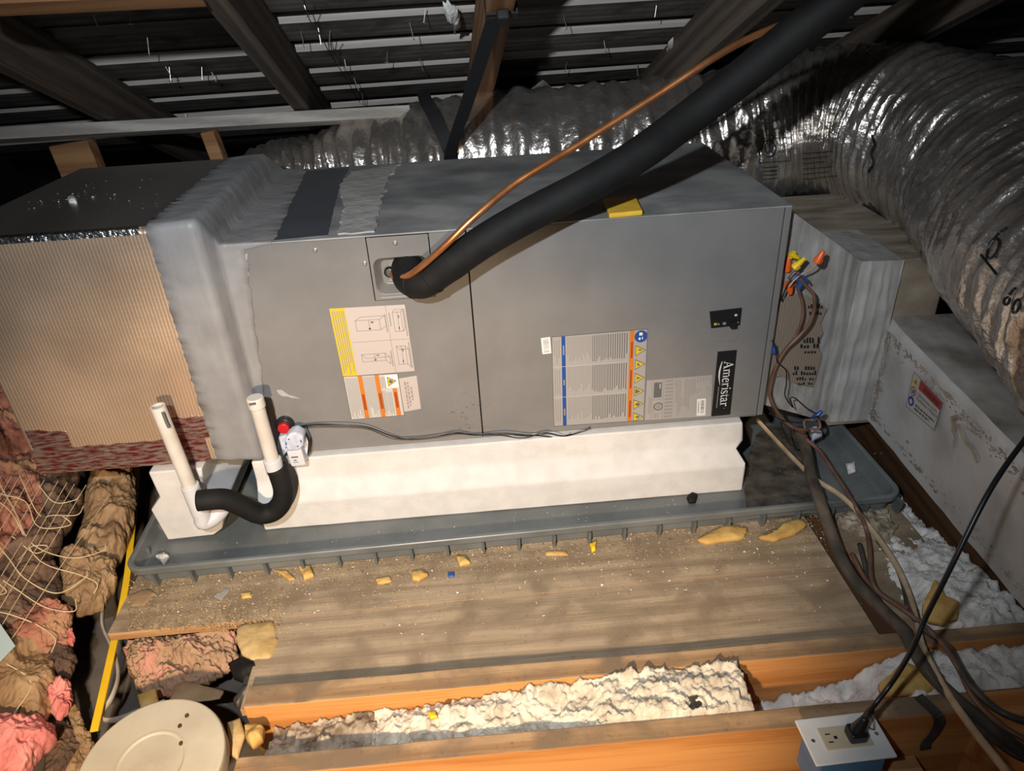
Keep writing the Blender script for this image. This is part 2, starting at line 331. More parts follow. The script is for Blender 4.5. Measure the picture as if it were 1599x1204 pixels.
def joist(back, front, ztop, hgt, x0, x1, label, mt, x0f=None):
    """Joist whose top edges pass through two pixels each, at the height ztop."""
    b0, b1 = [P(a,b,z=ztop) for a,b in back]; f0, f1 = [P(a,b,z=ztop) for a,b in front]
    L = lambda p, q, x: Vector((x, p.y+(q.y-p.y)*(x-p.x)/(q.x-p.x), ztop))
    pts = [L(f0,f1,x0 if x0f is None else x0f), L(f0,f1,x1), L(b0,b1,x1), L(b0,b1,x0)]
    n = 24; loops = []
    for i in range(n+1):
        t = i/n; a = pts[0].lerp(pts[1], t); c = pts[3].lerp(pts[2], t); wob = .0015*fbm((t*9, ztop*50, x0), 2)
        a = a+Vector((0,wob,0)); c = c+Vector((0,.002*fbm((t*12,4,x0),3),0))
        loops.append([a+Vector((0,0,-hgt)), c+Vector((0,0,-hgt)), c, a])
    o = MB().loft(loops).build('floor_joist', K['joist'], label=label, cat='joist', group='floor joists across the attic')
    facemat(o, K['joist_dirty'], lambda n: n.z > .5)
    b = o.modifiers.new('edge', 'BEVEL'); b.width = .002; b.segments = 2
    return o
xj = P(383,1093,z=-.15).x
joist(((850,1033),(1396,988)), ((850,1062),(1396,1012)), -.15, .165, xj, 1.5, 'orange fir joist along the near edge of the plywood deck', 'joist')
joist(((367,1183),(1216,1106)), ((481,1204),(1237,1136)), -.15, .165, P(369,1186,z=-.15).x, 1.5, 'orange fir joist at the bottom edge, beside the outlet box', 'joist')
for yy in (-1.02, -1.5):      # unseen joists added for the warm reflections they give
    o = MB().box((-1.6,yy-.038,-.315), (1.6,yy,-.15)).build('floor_joist', K['joist'], label='added orange fir joist below the view, '+('nearer the outlet' if yy > -1.2 else 'under the photographer'), cat='joist', group='floor joists across the attic')
    facemat(o, K['joist_dirty'], lambda n: n.z > .5)
MB().hexa([(.875,-1.0,-.27),(.925,-1.0,-.27),(.985,.30,-.27),(.935,.30,-.27),(.875,-1.0,-.128),(.925,-1.0,-.128),(.985,.30,-.128),(.935,.30,-.128)]).build('floor_joist', K['joist_dark'], bevel=.002, label='dark brown timber running under the white duct box', cat='joist')
q = P(1580,1130,z=-.14)
MB().box((q.x-.02,q.y-.12,-.30), (q.x+.10,q.y+.045,-.125)).build('wood_block', K['joist'], bevel=.003, label='short orange timber block at the lower right edge', cat='block')

# ---- roof: rafters, skip sheathing, felt
RD = Vector((-.0478,.9261,-.3742)); RC = Vector((.9987,.0515,0)); RN = RC.cross(RD).normalized()
RO = CAM+Vector((0,0,.53)); SO = RO+RN*.112
c = SO+RN*.030+RD*1.6
ceiling = MB().obox(c, RC*2.6, RD*3.4, RN*.008).build('ceiling', K['deck'], kind='structure', label='sloping underside of the roof')
ts = [(P(700,py,n=(SO,RN))-SO).dot(RD) for py in (22,65,100,128,155)]
st = (ts[-1]-ts[0])/4
tl = [ts[0]-st*k for k in range(9,0,-1)]+ts+[ts[-1]+st*k for k in range(1,2)]
bm_mesh = None
for i, t in enumerate(tl):
    o = bpy.data.objects.new('sheathing_board', bm_mesh) if bm_mesh else MB().box((-2.4,0,0),(2.4,st*.60,.021)).build('sheathing_board', K['sheath'])
    if bm_mesh: COL.objects.link(o)
    elif not bm_mesh: bm_mesh = o.data; facemat(o, K['sheath_lit_edge'], lambda n: n.y < -.5)
    mm = Matrix.Identity(4)
    org = SO+RD*t+RN*(.0015*math.sin(i*2.3))
    for k in range(3): mm[k][0], mm[k][1], mm[k][2], mm[k][3] = RC[k], RD[k], RN[k], org[k]
    o.matrix_world = mm; o.parent = ceiling
    o.matrix_parent_inverse = ceiling.matrix_world.inverted()
def rafter(px, off, mt, label, w=.042, dep=.112):
    p = P(*px, n=(RO,RN))+RC*off
    o = MB().box((-2.6,-w/2,0),(1.9,w/2,dep)).build('roof_rafter', mt, bevel=.002, label=label, cat='rafter', group='rafters under the roof sheathing')
    sd = RN.cross(RD); mm = Matrix.Identity(4)
    for k in range(3): mm[k][0], mm[k][1], mm[k][2], mm[k][3] = RD[k], sd[k], RN[k], p[k]
    o.matrix_world = mm
    return o
rafter((75,150), .021, K['rafter'], 'dark roof rafter nearest the upper left corner')
rafter((385,86), .021, K['rafter'], 'grey-brown roof rafter left of the strapped rafter')
rafter((783,10), .0, K['rafter_orange'], 'orange-brown roof rafter with the black strap tied round it', w=.05)
rafter((1145,70), -.021, K['rafter'], 'grey-brown roof rafter crossed by the copper tube')
rafter((1455,60), -.021, K['rafter'], 'dark roof rafter above the silver duct, far right')
a, b = P(-60,-14,n=(RO+RN*.02,RN)), P(312,-30,n=(RO+RN*.02,RN))
MB().beam(a, b, .05, .06, up=RN).build('wood_brace', K['rafter_orange'], bevel=.002, label='orange blocking between rafters at the top left corner', cat='timber')
# pale plank and short timbers under the rafters on the left
PO = RO-RN*.019
a, b = P(-60,215,n=(PO,RN)), P(640,176,n=(PO,RN))
m = MB(); m.beam(a, b, .05, .029, up=RN); plank = m.build('wood_plank', K['plank_pale'], bevel=.002, label='pale grey plank nailed across under the rafters', cat='plank')
a = P(112,222,n=(PO-RN*.02,RN)); MB().beam(a, a+Vector((.03,-.02,-.30)), .10, .045, up=(0,1,0)).build('wood_brace', K['rafter_orange'], bevel=.003, label='brown upright timber below the pale plank, behind foil duct', cat='timber')
a = P(326,204,n=(PO-RN*.02,RN)); MB().beam(a, a+Vector((.02,0,-.16)), .034, .04, up=(0,1,0)).build('wood_cleat', K['rafter_orange'], bevel=.002, label='short pale wooden cleat below the grey plank', cat='timber')
# nails poking through
np_ = [(145,22),(203,10),(213,45),(258,103),(264,104),(315,104),(330,112),(132,105),(175,135),(182,142),(475,8),(497,45),(515,50),(538,92),(553,122),(566,148),(664,16),(640,36),(655,92),(605,80),(1025,10),(943,62),(995,102),(885,98),(470,50),(880,25),(430,105),(230,60),(390,180),(290,180)]
nmesh = None
for i, (a, b) in enumerate(np_):
    p = P(a, b, n=(SO,RN)); L = .022+.014*((i*37) % 10)/10
    if nmesh is None:
        m = MB().tube([(0,0,.004),(0,0,-.03)], .0011, 6); m.tube([(-.005,0,-.0305),(.005,0,-.0295)], .001, 5); o = m.build('roofing_nail', K['screw']); nmesh = o.data
    else: o = bpy.data.objects.new('roofing_nail', nmesh); COL.objects.link(o)
    o.matrix_world = Matrix.Translation(p) @ Matrix.Rotation(.25*math.sin(i*1.7),4,'Y') @ Matrix.Rotation(.2*math.cos(i*2.1),4,'X') @ Matrix.Rotation(i,4,'Z') @ Matrix.Diagonal((1,1,L/.03,1))
    adopt(o, ceiling)
for pts, lab in (([(474,-4),(482,28),(497,50),(520,92)],'thin dark wire hanging from the sheathing, upper of two'), ([(516,52),(520,88),(540,122),(562,160)],'thin dark wire hanging from the sheathing, lower of two')):
    MB().tube(spl([P(a,b,n=(SO-RN*.03,RN)) for a,b in pts], 16), .0011, 6).build('hanging_wire', K['black'], label=lab, cat='wire')
for pix, lab in (([(690,0),(712,8),(718,30),(710,48),(704,25),(692,14)],'white fluff caught on the roof sheathing beside the strap'), ([(1044,64),(1056,70),(1046,90),(1032,116),(1024,112),(1038,88)],'white fluff hanging where the sheathing meets the right rafter')):
    lump(PX(pix, n=(SO-RN*.008,RN)), None, -RN, .018, 6, 40, amp=.8, freq=60, edge=.5).build('fluff_tuft', K['blown_white'], smooth=True, label=lab, cat='fluff')
lump(PX([(830,138),(848,124),(862,136),(858,144),(836,146)], n=(SO-RN*.06,RN)), None, -RN, .008, 5, 30).build('paper_scrap', K['plank_pale'], label='pale scrap wedged above the silver duct under sheathing', cat='scrap')

# ================================================================== AIR HANDLER
XL, XR, DY, HZ = -.50, .593, .553, .445
ah = thing('air_handler', 'long grey steel air handler cabinet lying on white foam blocks', 'air handler', (.05,.27,0))
PT = .03
MB().box((XL,PT,.0), (XR-.004,DY,HZ-.001)).build('cabinet_body', K['metal'], ah, bevel=.003)
MB().box((XL,.0005,HZ-.001), (XR,DY,HZ+.0025)).build('top_panel', K['metal_top'], ah, bevel=.001)
# left front panel, cut away for the line plate
px0, px1, pz0 = -.1775, -.0665, .322
m = MB(); m.box((XL,0,0),(px0-.001,PT,HZ-.001)); m.box((px0-.001,0,0),(px1+.001,PT,pz0)); m.box((px1+.001,0,0),(-.0012,PT,HZ-.001))
m.build('coil_panel', K['metal'], ah)
MB().box((.0012,0,0),(XR-.0135,PT,HZ-.001)).build('blower_panel', K['metal'], ah, bevel=.002)
MB().box((XR-.012,.0,-.001),(XR,PT+.01,HZ)).build('corner_rail', K['metal'], ah, bevel=.0015)
MB().box((XL,.004,-.004),(XR-.012,.03,-.0005)).build('bottom_rail', K['metal'], ah)
# plate with a pressed dish for the refrigerant lines
def rrect(x0, x1, z0, z1, r, y, n=6):
    out = []
    for cx, cz, a0 in ((x1-r,z1-r,0),(x0+r,z1-r,90),(x0+r,z0+r,180),(x1-r,z0+r,270)):
        for k in range(n+1):
            a = R(a0+90*k/n); out.append((cx+r*math.cos(a), y, cz+r*math.sin(a)))
    return out
m = MB(); a, b, c_, d = px0+.001, px1-.001, pz0+.001, HZ-.002
m.loft([rrect(a,b,c_,d,.001,.0), rrect(-.172,-.073,.334,.404,.016,-.0002), rrect(-.170,-.075,.336,.402,.015,.003), rrect(-.162,-.083,.344,.394,.012,.022), rrect(-.160,-.085,.346,.392,.011,.0235)], cap0=False)
m.build('line_plate', K['metal'], ah, smooth=False, bevel=.0005)
MB().box((-.166,-.001,.327),(-.085,.0,.3285)).build('crease', K['label_grey'], ah)
MB().box((-.150,.020,.352),(-.128,.0225,.3535)).build('crease', K['label_grey'], ah)
for u_, v_ in ((617,379.5),(569.5,411.5),(492,391)):
    q = P(u_, v_, y=-.001); sc = MB().lathe((q.x,.0,q.z), (0,-1,0), [(.0045,0),(.0042,.002),(.0025,.003),(0,.003)], 10).build('screw', K['screw'], ah)
# grommets in the dish
for (u_, v_), r1 in (((608,425),.0098),((634,423),.014)):
    q = P(u_, v_, y=.018); MB().lathe((q.x,.022,q.z), (0,-1,0), [(r1,0),(r1,.006),(r1*.8,.009),(r1*.5,.009),(r1*.45,.001)], 20).build('grommet', K['rubber'], ah, smooth=True)

# ---- stickers
def bil(c, s, t):
    a = c[0].lerp(c[1], s); b = c[3].lerp(c[2], s); return a.lerp(b, t)
class Sticker:
    def __init__(s, name, pix, mt, label=None, y=0, parent=None, corners=None, nrm=(0,-1,0), thick=.0006):
        s.c = corners or [P(a,b,y=y) for a,b in pix]; s.n = Vector(nrm); s.lay = {}; s.par = parent or ah
        s.o = MB().prism([p for p in s.c], s.n*thick).build(name, mt, s.par, label=label); s.th = thick
    def at(s, a, b, k=1): return bil(s.c, a, b)+s.n*(s.th+.0002*k)
    def poly(s, pts, key, k=1):
        mb = s.lay.setdefault(key, MB()); n = len(mb.v); mb.v += [s.at(a,b,k) for a,b in pts]; mb.f.append(tuple(range(n, n+len(pts))))
    def rect(s, a0, b0, a1, b1, key, k=1): s.poly([(a0,b0),(a1,b0),(a1,b1),(a0,b1)], key, k)
    def line(s, p, q, wd, key, k=2):
        p, q = Vector(p), Vector(q); asp = (s.c[1]-s.c[0]).length/(s.c[3]-s.c[0]).length
        d = Vector(((q.x-p.x)*asp, q.y-p.y)); d.normalize(); nn = Vector((-d.y/asp, d.x))*wd/2
        s.poly([p+nn, q+nn, q-nn, p-nn], key, k)
    def circ(s, a, b, r, key, k=1, n=20, r2=None):
        asp = (s.c[1]-s.c[0]).length/(s.c[3]-s.c[0]).length
        f = lambda rr: [(a+rr*math.cos(2*math.pi*i/n)/asp, b+rr*math.sin(2*math.pi*i/n)) for i in range(n)]
        if r2 is None: s.poly(f(r), key, k)
        else:
            o_, i_ = f(r), f(r2)
            for i in range(n): s.poly([o_[i], o_[(i+1)%n], i_[(i+1)%n], i_[i]], key, k)
    def done(s, names):
        for key, mb in s.lay.items():
            if key in ('l_yellow','l_orange','l_orange_dark','l_blue'):
                for f in mb.f: MB().add([mb.v[i] for i in f], [tuple(range(len(f)))]).build(names.get(key, 'print'), K[key], s.o)
            else: mb.build(names.get(key, 'print'), K[key], s.o, kind='stuff' if len(mb.f) > 1 else None)
def vlines(st, a0, a1, b0, b1, n, key='ink', rag=.25, wd=.45, rnd=random):
    """Lines of small print, read downwards: columns from a0 to a1, each from b0 towards b1."""
    for i in range(n):
        a = a0+(a1-a0)*(i+.5)/n; e = b1-(b1-b0)*rag*rnd.random() if rnd.random() < .5 else b1
        w_ = (a1-a0)/n*wd; st.rect(a-w_/2, b0, a+w_/2, e, key)
# wiring-position label
s = Sticker('position_label', [(514,482),(632,475.5),(647.5,579),(536,588)], K['label_pink'], 'pale label with yellow strip and four cabinet drawings')
s.rect(0,0,.20,1,'l_yellow')
for a, e in ((.03,.95),(.06,.92),(.09,.86),(.12,.97),(.15,.8),(.175,.93)):
    s.rect(a-.006,.04,a+.006,e,'l_dark_yellow' if False else 'ink_y' if 'ink_y' in K else 'ink_light',2)
def iso(a, b, w_, h_, dx, dy):
    ln = lambda p, q: s.line(p, q, .008, 'ink_light')
    A, B, C_, D_ = (a,b),(a+w_,b),(a+w_,b+h_),(a,b+h_); E_, F_, G_ = (a+w_+dx,b+dy),(a+w_+dx,b+h_+dy),(a+dx,b+dy)
    for p, q in ((A,B),(B,C_),(C_,D_),(D_,A),(B,E_),(E_,F_),(F_,C_),(A,G_),(G_,E_)): ln(p,q)
    ln((a+w_*.55,b),(a+w_*.55,b+h_)); s.rect(a+w_*.63,b+h_*.15,a+w_*.75,b+h_*.3,'ink',2); s.rect(a+w_*.5,b+h_*.75,a+w_*.6,b+h_*.9,'ink',2)
iso(.31,.19,.32,.15,.08,-.05); iso(.31,.69,.32,.11,.06,.06); iso(.82,.10,.11,.28,.03,-.04); iso(.80,.60,.12,.28,.04,.05)
s.line((.21,.50),(1,.50),.006,'ink_light'); s.line((.74,0),(.74,1),.006,'ink_light')
for a, b0, b1 in ((.715,.12,.38),(.715,.66,.90),(.775,.10,.30),(.975,.06,.46),(.975,.55,.95)): s.rect(a-.008,b0,a+.008,b1,'ink_light')
s.done({'l_yellow':'yellow_strip','ink_light':'drawing','ink':'drawing'})
# three-column warning label
s = Sticker('warning_label', [(536,588),(621,583),(631.5,648),(549,655)], K['label_white'], 'warning label with three orange bars and a flame triangle')
for a0, a1, b0, b1 in ((.02,.25,.04,.97),(.345,.565,.03,.97),(.64,.73,.38,.97),(.735,.84,.42,.97)): vlines(s, a0, a1, b0, b1, max(3,int((a1-a0)*44)), 'ink_light')
vlines(s, .66, .75, .06, .34, 3, 'ink_light')
for a, b0 in ((.30,0),(.61,0),(.90,.34)):
    s.rect(a-.042,b0,a+.042,1,'l_orange'); s.rect(a-.026,.43,a+.026,.80,'l_orange_dark',2)
s.rect(.76,.02,.985,.32,'l_white'); s.poly([(.79,.06),(.96,.165),(.79,.29)],'ink',2); s.poly([(.80,.085),(.935,.165),(.80,.265)],'l_yellow',3); s.poly([(.815,.15),(.85,.13),(.90,.165),(.86,.215),(.82,.20)],'ink',4)
for a, b in (((0,0),(1,0)),((1,0),(1,1)),((1,1),(0,1)),((0,1),(0,0))): s.line(a, b, .012, 'ink')
s.done({'l_orange':'orange_bar','l_orange_dark':'bar_lettering','l_yellow':'flame_triangle','ink':'outline','ink_light':'small_print','l_white':'triangle_box'})
s = Sticker('notice_label', [(622,591),(650.5,586.5),(657.5,638),(630,643)], K['label_pink'], 'small pale label with three lines of print')
for a, b0, b1 in ((.32,.12,.92),(.46,.14,.86),(.62,.30,.70)):
    k = b0
    while k < b1: e = min(b1, k+.05+.07*random.random()); s.rect(a-.045,k,a+.045,e,'ink_light'); k = e+.03
s.done({'ink_light':'print'})
# big safety label
s = Sticker('safety_label', [(861.5,526),(1011,513.6),(1005,656),(865,665.4)], K['label_grey'], 'large grey safety label with blue and orange bars and yellow triangles')
rows = ((.02,.315),(.335,.655),(.675,.97))
for r0, r1 in rows:
    vlines(s, .015, .085, r0+.02, r1-.02, 3, 'ink_light', .4)
    vlines(s, .155, .42, r0, r1-.04, 13, 'ink_light', .35); vlines(s, .42, .58, r0, r1-.02, 9, 'ink', .2, .4); vlines(s, .58, .80, r0, r1-.03, 9, 'ink', .2, .42)
s.rect(.10,.0,.14,1,'l_blue'); s.rect(.815,.0,.865,1,'l_orange')
for b0, b1 in ((.10,.20),(.47,.53),(.80,.88)): s.rect(.113,b0,.128,b1,'ink_light',2)
for b0, b1 in ((.12,.29),(.42,.62),(.76,.95)): s.rect(.83,b0,.852,b1,'l_orange_dark',2)
s.circ(.935,.07,.062,'l_blue'); s.rect(.915,.03,.95,.06,'l_white',2); s.rect(.91,.08,.93,.105,'l_white',2); s.rect(.945,.075,.955,.10,'l_white',2)
for i in range(6):
    b = .215+.148*i; s.poly([(.88,b-.058),(.993,b),(.88,b+.058)],'ink',2); s.poly([(.886,b-.046),(.978,b),(.886,b+.046)],'l_yellow',3)
    g = [[(.90,b-.008),(.93,b-.016),(.955,b),(.93,b+.004)],[(.90,b-.02),(.91,b+.02),(.935,b+.01),(.92,b-.01)],[(.895,b-.02),(.93,b-.006),(.955,b),(.93,b+.006),(.895,b+.02),(.91,b)],[(.892,b-.03),(.93,b-.01),(.95,b),(.93,b+.012),(.892,b+.03)],[(.90,b-.01),(.93,b-.02),(.955,b),(.93,b+.02),(.90,b+.01)],[(.90,b-.004),(.935,b-.018),(.955,b-.002),(.925,b+.016)]][i]
    s.poly(g,'ink',4)
for a, b in (((0,0),(1,0)),((1,0),(1,1)),((1,1),(0,1)),((0,1),(0,0))): s.line(a, b, .006, 'ink')
for b in (.325,.665): s.line((0,b),(.8,b),.004,'label_white')
s.done({'l_blue':'blue_bar','l_orange':'orange_bar','l_yellow':'hazard_triangle','ink':'print','ink_light':'small_print','l_orange_dark':'bar_lettering','l_white':'symbol','label_white':'divider'})
s = Sticker('serial_sticker', [(844.5,528),(859,526),(861,551.5),(847,553)], K['l_white'], 'tiny white barcode sticker left of the safety label')
for i in range(9): s.rect(.2,.08+.095*i,.8,.08+.095*i+.02+.03*random.random(),'ink_light')
s.done({'ink_light':'barcode'})
# rating plate
s = Sticker('rating_label', [(1010,594),(1112,585.5),(1110,649.5),(1006.5,656)], K['label_grey'], 'silver rating label with small tables and a barcode')
s.rect(.115,.07,.235,.44,'ink'); s.rect(.195,.10,.22,.22,'label_grey',2); s.circ(.195,.67,.10,'ink',1,18,.075); s.rect(.165,.62,.225,.72,'ink_light')
for b in (.47,.52): pass
for i in range(11): s.rect(.285,.03+.088*i,.41,.03+.088*i+.05,'ink_light')
for a, b0, b1 in ((.05,.40,.85),(.075,.45,.80),(.12,.60,.82),(.14,.84,.96),(.16,.84,.96),(.19,.84,.96),(.44,.03,.2),(.46,.05,.6),(.49,.03,.95),(.52,.05,.85),(.55,.5,.7),(.59,.05,.7),(.62,.03,.72),(.65,.06,.8),(.68,.04,.45),(.71,.04,.42),(.74,.03,.40),(.78,.03,.15),(.78,.30,.40),(.82,.03,.15),(.82,.3,.35),(.86,.03,.13),(.90,.03,.13),(.94,.03,.12),(.93,.25,.35),(.98,.03,.2),(.97,.3,.5)): s.rect(a-.007,b0,a+.007,b1,'ink_light')
s.rect(.78,.55,.915,.97,'l_white'); 
for i in range(9): s.rect(.84,.60+.036*i,.89,.60+.036*i+.008+.016*random.random(),'ink',2)
s.rect(.80,.62,.812,.9,'ink_light',2)
for a, b in (((.09,0),(.09,1)),((.26,0),(.26,1)),((.09,.49),(.26,.49))): s.line(a, b, .01, 'ink_light')
s.done({'ink':'emblem','ink_light':'print','l_white':'barcode_sticker','label_grey':'emblem_window'})
# name plate with the raised brand lettering, read downwards
s = Sticker('name_plate', [(1120.6,549),(1150.5,546.2),(1140,647),(1110.6,649.8)], K['black'], 'glossy black name plate with white lettering', thick=.0012)
GL = {'A': (.74, lambda g: (g([(.10,.02),(.36,.70)],[.05,.03]), g([(.36,.70),(.60,.02)],[.10,.13]), g([(.19,.24),(.50,.24)],[.045,.045]), g([(.0,.015),(.22,.015)],[.035,.035]), g([(.46,.015),(.74,.015)],[.035,.035]))),
 'm': (.84, lambda g: ([g([(x,.0),(x,.40)],[.095,.095]) for x in (.12,.41,.70)], [g([(x-.10,.015),(x+.10,.015)],[.035,.035]) for x in (.12,.41,.70)], [g([(x+.02,.33),(x+.10,.435),(x+.22,.445),(x+.29,.37)],[.03,.055,.08,.09]) for x in (.12,.41)], g([(.01,.43),(.15,.45)],[.03,.05]))),
 'e': (.46, lambda g: (g([(.40,.12),(.33,.03),(.21,.0),(.10,.06),(.05,.2),(.08,.35),(.2,.45),(.33,.41),(.39,.28)],[.03,.05,.07,.09,.10,.09,.05,.07,.07]), g([(.07,.265),(.41,.265)],[.035,.035]))),
 'r': (.42, lambda g: (g([(.12,.0),(.12,.42)],[.095,.095]), g([(.0,.015),(.25,.015)],[.035,.035]), g([(.01,.43),(.14,.45)],[.03,.05]), g([(.14,.32),(.22,.42),(.31,.45),(.38,.40)],[.03,.05,.08,.09]))),
 'i': (.26, lambda g: (g([(.13,.0),(.13,.44)],[.095,.095]), g([(.01,.015),(.25,.015)],[.035,.035]), g([(.02,.43),(.14,.45)],[.03,.05]), g([(.08,.63),(.18,.63)],[.10,.10]))),
 's': (.38, lambda g: (g([(.05,.12),(.07,.03),(.18,.0),(.30,.05),(.31,.15),(.18,.23),(.07,.31),(.08,.41),(.19,.455),(.29,.42),(.31,.33)],[.03,.04,.05,.07,.085,.10,.085,.06,.045,.04,.03]),)),
 't': (.32, lambda g: (g([(.13,.58),(.13,.10),(.19,.02),(.30,.06)],[.03,.095,.08,.03]), g([(.01,.43),(.30,.43)],[.04,.04]))),
 'a': (.46, lambda g: (g([(.06,.34),(.10,.43),(.2,.455),(.30,.40),(.31,.10),(.36,.02),(.45,.05)],[.07,.07,.05,.08,.09,.06,.03]), g([(.30,.28),(.16,.24),(.06,.16),(.07,.05),(.16,.0),(.29,.09)],[.04,.05,.08,.085,.06,.03])))}
def lettering(st, word, a_base, b0, b1, capfrac, key):
    """word read downwards: advance along b from b0 to b1, letter height towards +a."""
    adv = [GL[ch][0]+.02 for ch in word]; tot = sum(adv); sc = (b1-b0)/tot; x = 0
    asp = (st.c[1]-st.c[0]).length/(st.c[3]-st.c[0]).length; ys = capfrac/.70
    for ch, ad in zip(word, adv):
        def g(pts, ws, x=x):
            if len(pts) > 2:
                sp = spl([Vector((p[0],p[1],0)) for p in pts], len(pts)*4); wsp = [ws[min(int(i/(len(sp)-1)*(len(ws)-1)), len(ws)-2)]*(1-((i/(len(sp)-1)*(len(ws)-1)) % 1 if i < len(sp)-1 else 1))+ws[min(int(i/(len(sp)-1)*(len(ws)-1)), len(ws)-2)+1]*((i/(len(sp)-1)*(len(ws)-1)) % 1 if i < len(sp)-1 else 1) for i in range(len(sp))]
            else: sp = [Vector((p[0],p[1],0)) for p in pts]; wsp = ws
            L_, R_ = [], []
            for i, p in enumerate(sp):
                t = (sp[min(i+1,len(sp)-1)]-sp[max(i-1,0)]).normalized(); nn = Vector((-t.y,t.x,0))*wsp[i]/2
                for arr, q in ((L_,p+nn),(R_,p-nn)): arr.append((a_base+q.y*ys, b0+(x+q.x)*sc))
            for i in range(len(sp)-1): st.poly([L_[i],L_[i+1],R_[i+1],R_[i]], key, 2)
        GL[ch][1](g); x += ad
lettering(s, 'Ameristar', .39, .15, .86, .50, 'l_white')
for i in range(14):
    f = lambda t: (.26-.09*math.sin(math.pi*min(1,t*1.0))*1.0+.02, .15+.36*t)
    t0, t1 = i/14, (i+1)/14; s.line(f(t0), f(t1), .014*math.sin(math.pi*(t0+.1))+.006, 'l_white')
for i in range(17): s.rect(.20,.535+.02*i,.26,.547+.02*i,'ink_light')
s.circ(.62,.885,.006,'label_grey')
s.done({'l_white':'lettering','ink_light':'small_lettering','label_grey':'registered_mark'})
# breaker in its window
bc = [P(a,b,y=0) for a,b in ((1107.5,486),(1158,480),(1155,507),(1110,512))]
br = MB().prism(bc, (0,-.003,0)).build('breaker_switch', K['black'], ah, label='black breaker with a small toggle', bevel=.0008)
q = P(1145,509,y=-.006); MB().box((q.x-.006,-.012,q.z-.004),(q.x+.006,-.002,q.z+.010)).build('toggle', K['rubber'], br, bevel=.001)
for (a, b), mt, wd in (((1149,492),'l_white',.004),((1151,504),'l_white',.0035),((1117,506),'l_yellow',.0045),((1122,506),'ink_light',.003),((1131,505),'ink_light',.005)):
    q = P(a, b, y=-.003); MB().box((q.x-wd/2*1.2,-.0038,q.z-wd/2),(q.x+wd/2*1.2,-.003,q.z+wd/2)).build('marking', K[mt], br)
fl = [P(a,b,y=0) for a,b in ((1106,513),(1153.5,508),(1151,531),(1104.5,534))]
MB().prism(fl, (0,-.0012,0)).build('cover_flap', K['metal'], ah, bevel=.0004)
# patches on the top: bare dark steel, old mastic
def patch(name, pix, mt, z, th, parent, jag=.0, seed=0, label=None, axis='z'):
    base = PX(pix, **{axis: z}); out = []
    for i in range(len(base)):
        a, b = base[i], base[(i+1) % len(base)]; n = max(2, int((b-a).length/.012))
        for k in range(n):
            p = a.lerp(b, k/n); d = (b-a).normalized(); nn = Vector((-d.y,d.x,0)) if axis == 'z' else Vector((-d.z,0,d.x))
            out.append(p+nn*jag*fbm(p*60+Vector((seed,0,0)), 3))
    return MB().prism(out, (0,0,th) if axis == 'z' else (0,-th,0)).build(name, mt, parent, label=label)
ZT = HZ+.0025
patch('bare_steel_patch', [(420,377),(475,268),(545,262),(531,290),(520,330),(512,368)], K['dark_steel'], ZT, .0012, ah, .002, 1, 'clean dark steel strip beside the mastic')
patch('mastic_patch', [(526,367),(538,325),(532,290),(548,270),(622,258),(604,285),(592,330),(585,362)], K['mastic_pale'], ZT, .0025, ah, .012, 5, 'ragged pale mastic smear on the cabinet top')
patch('mastic_patch', [(372,398),(388,395),(386,415),(388,438),(380,432),(374,418)], K['mastic_pale'], 0, .002, ah, .004, 9, axis='y')
patch('mastic_patch', [(432,610),(440,609),(452,616),(470,622),(455,621),(442,618)], K['mastic_pale'], 0, .001, ah, .003, 4, axis='y')
# mould spots low on the panels
m = MB()
for i in range(70):
    a, b = random.gauss(727,14), random.gauss(645,22)
    if b > 676 or b < 570: continue
    q = P(a, b, y=0); r = .0006+.0018*random.random()**3
    m.add([(q.x+r*math.cos(k*math.pi/3),-.0003-.00001*i,q.z+r*math.sin(k*math.pi/3)) for k in range(6)], [(0,1,2,3,4,5)])
m.build('mould_spots', K['ink'], ah, kind='stuff')
# things lying on the cabinet top
tg = PX([(942,317),(992,312),(1004,337),(951,342)], z=ZT)
MB().prism(tg, (0,0,.010)).build('foam_pad', K['sponge'], bevel=.003, label='small flat yellow foam pad on the cabinet top', cat='pad')

# ================================================================== SUPPLY PLENUM (left foil box)
sp_ = thing('supply_plenum', 'foil-faced duct board box sealed to the left cabinet end', 'duct', (-.66,.22,.02))
DX0, DX1, DY0, DY1, DZ0, DZ1 = -.885, -.455, -.035, .475, .018, .500
MB().box((DX0,DY0,DZ0),(DX1,DY1,DZ1-.004)).build('duct_board', K['scrim'], sp_, bevel=.008, seg=3)
pts = [(DX0,.19,DZ1-.004),(DX0+.0,DY0+.006,DZ1-.004),(DX1,DY0+.006,DZ1-.004),(DX1,DY1,DZ1-.004),(DX0+.02,DY1,DZ1-.004)]
MB().prism(pts, (0,0,.004)).build('top_facing', K['foil_dark'], sp_, bevel=.002)
m = MB()
n = 60; lo = []
for i in range(n+1):
    x = DX0+(DX1-.09-DX0)*i/n; wv = .0012*fbm((x*80,0,1),3)
    lo.append([(x,DY0-.0012+wv,DZ1-.012),(x,DY0+.001+wv*.5,DZ1-.002+wv),(x,DY0+.007,DZ1+.0012),(x,DY0+.007,DZ1-.004)])
m.loft(lo); m.build('foil_corner', K['foil_bright'], sp_)
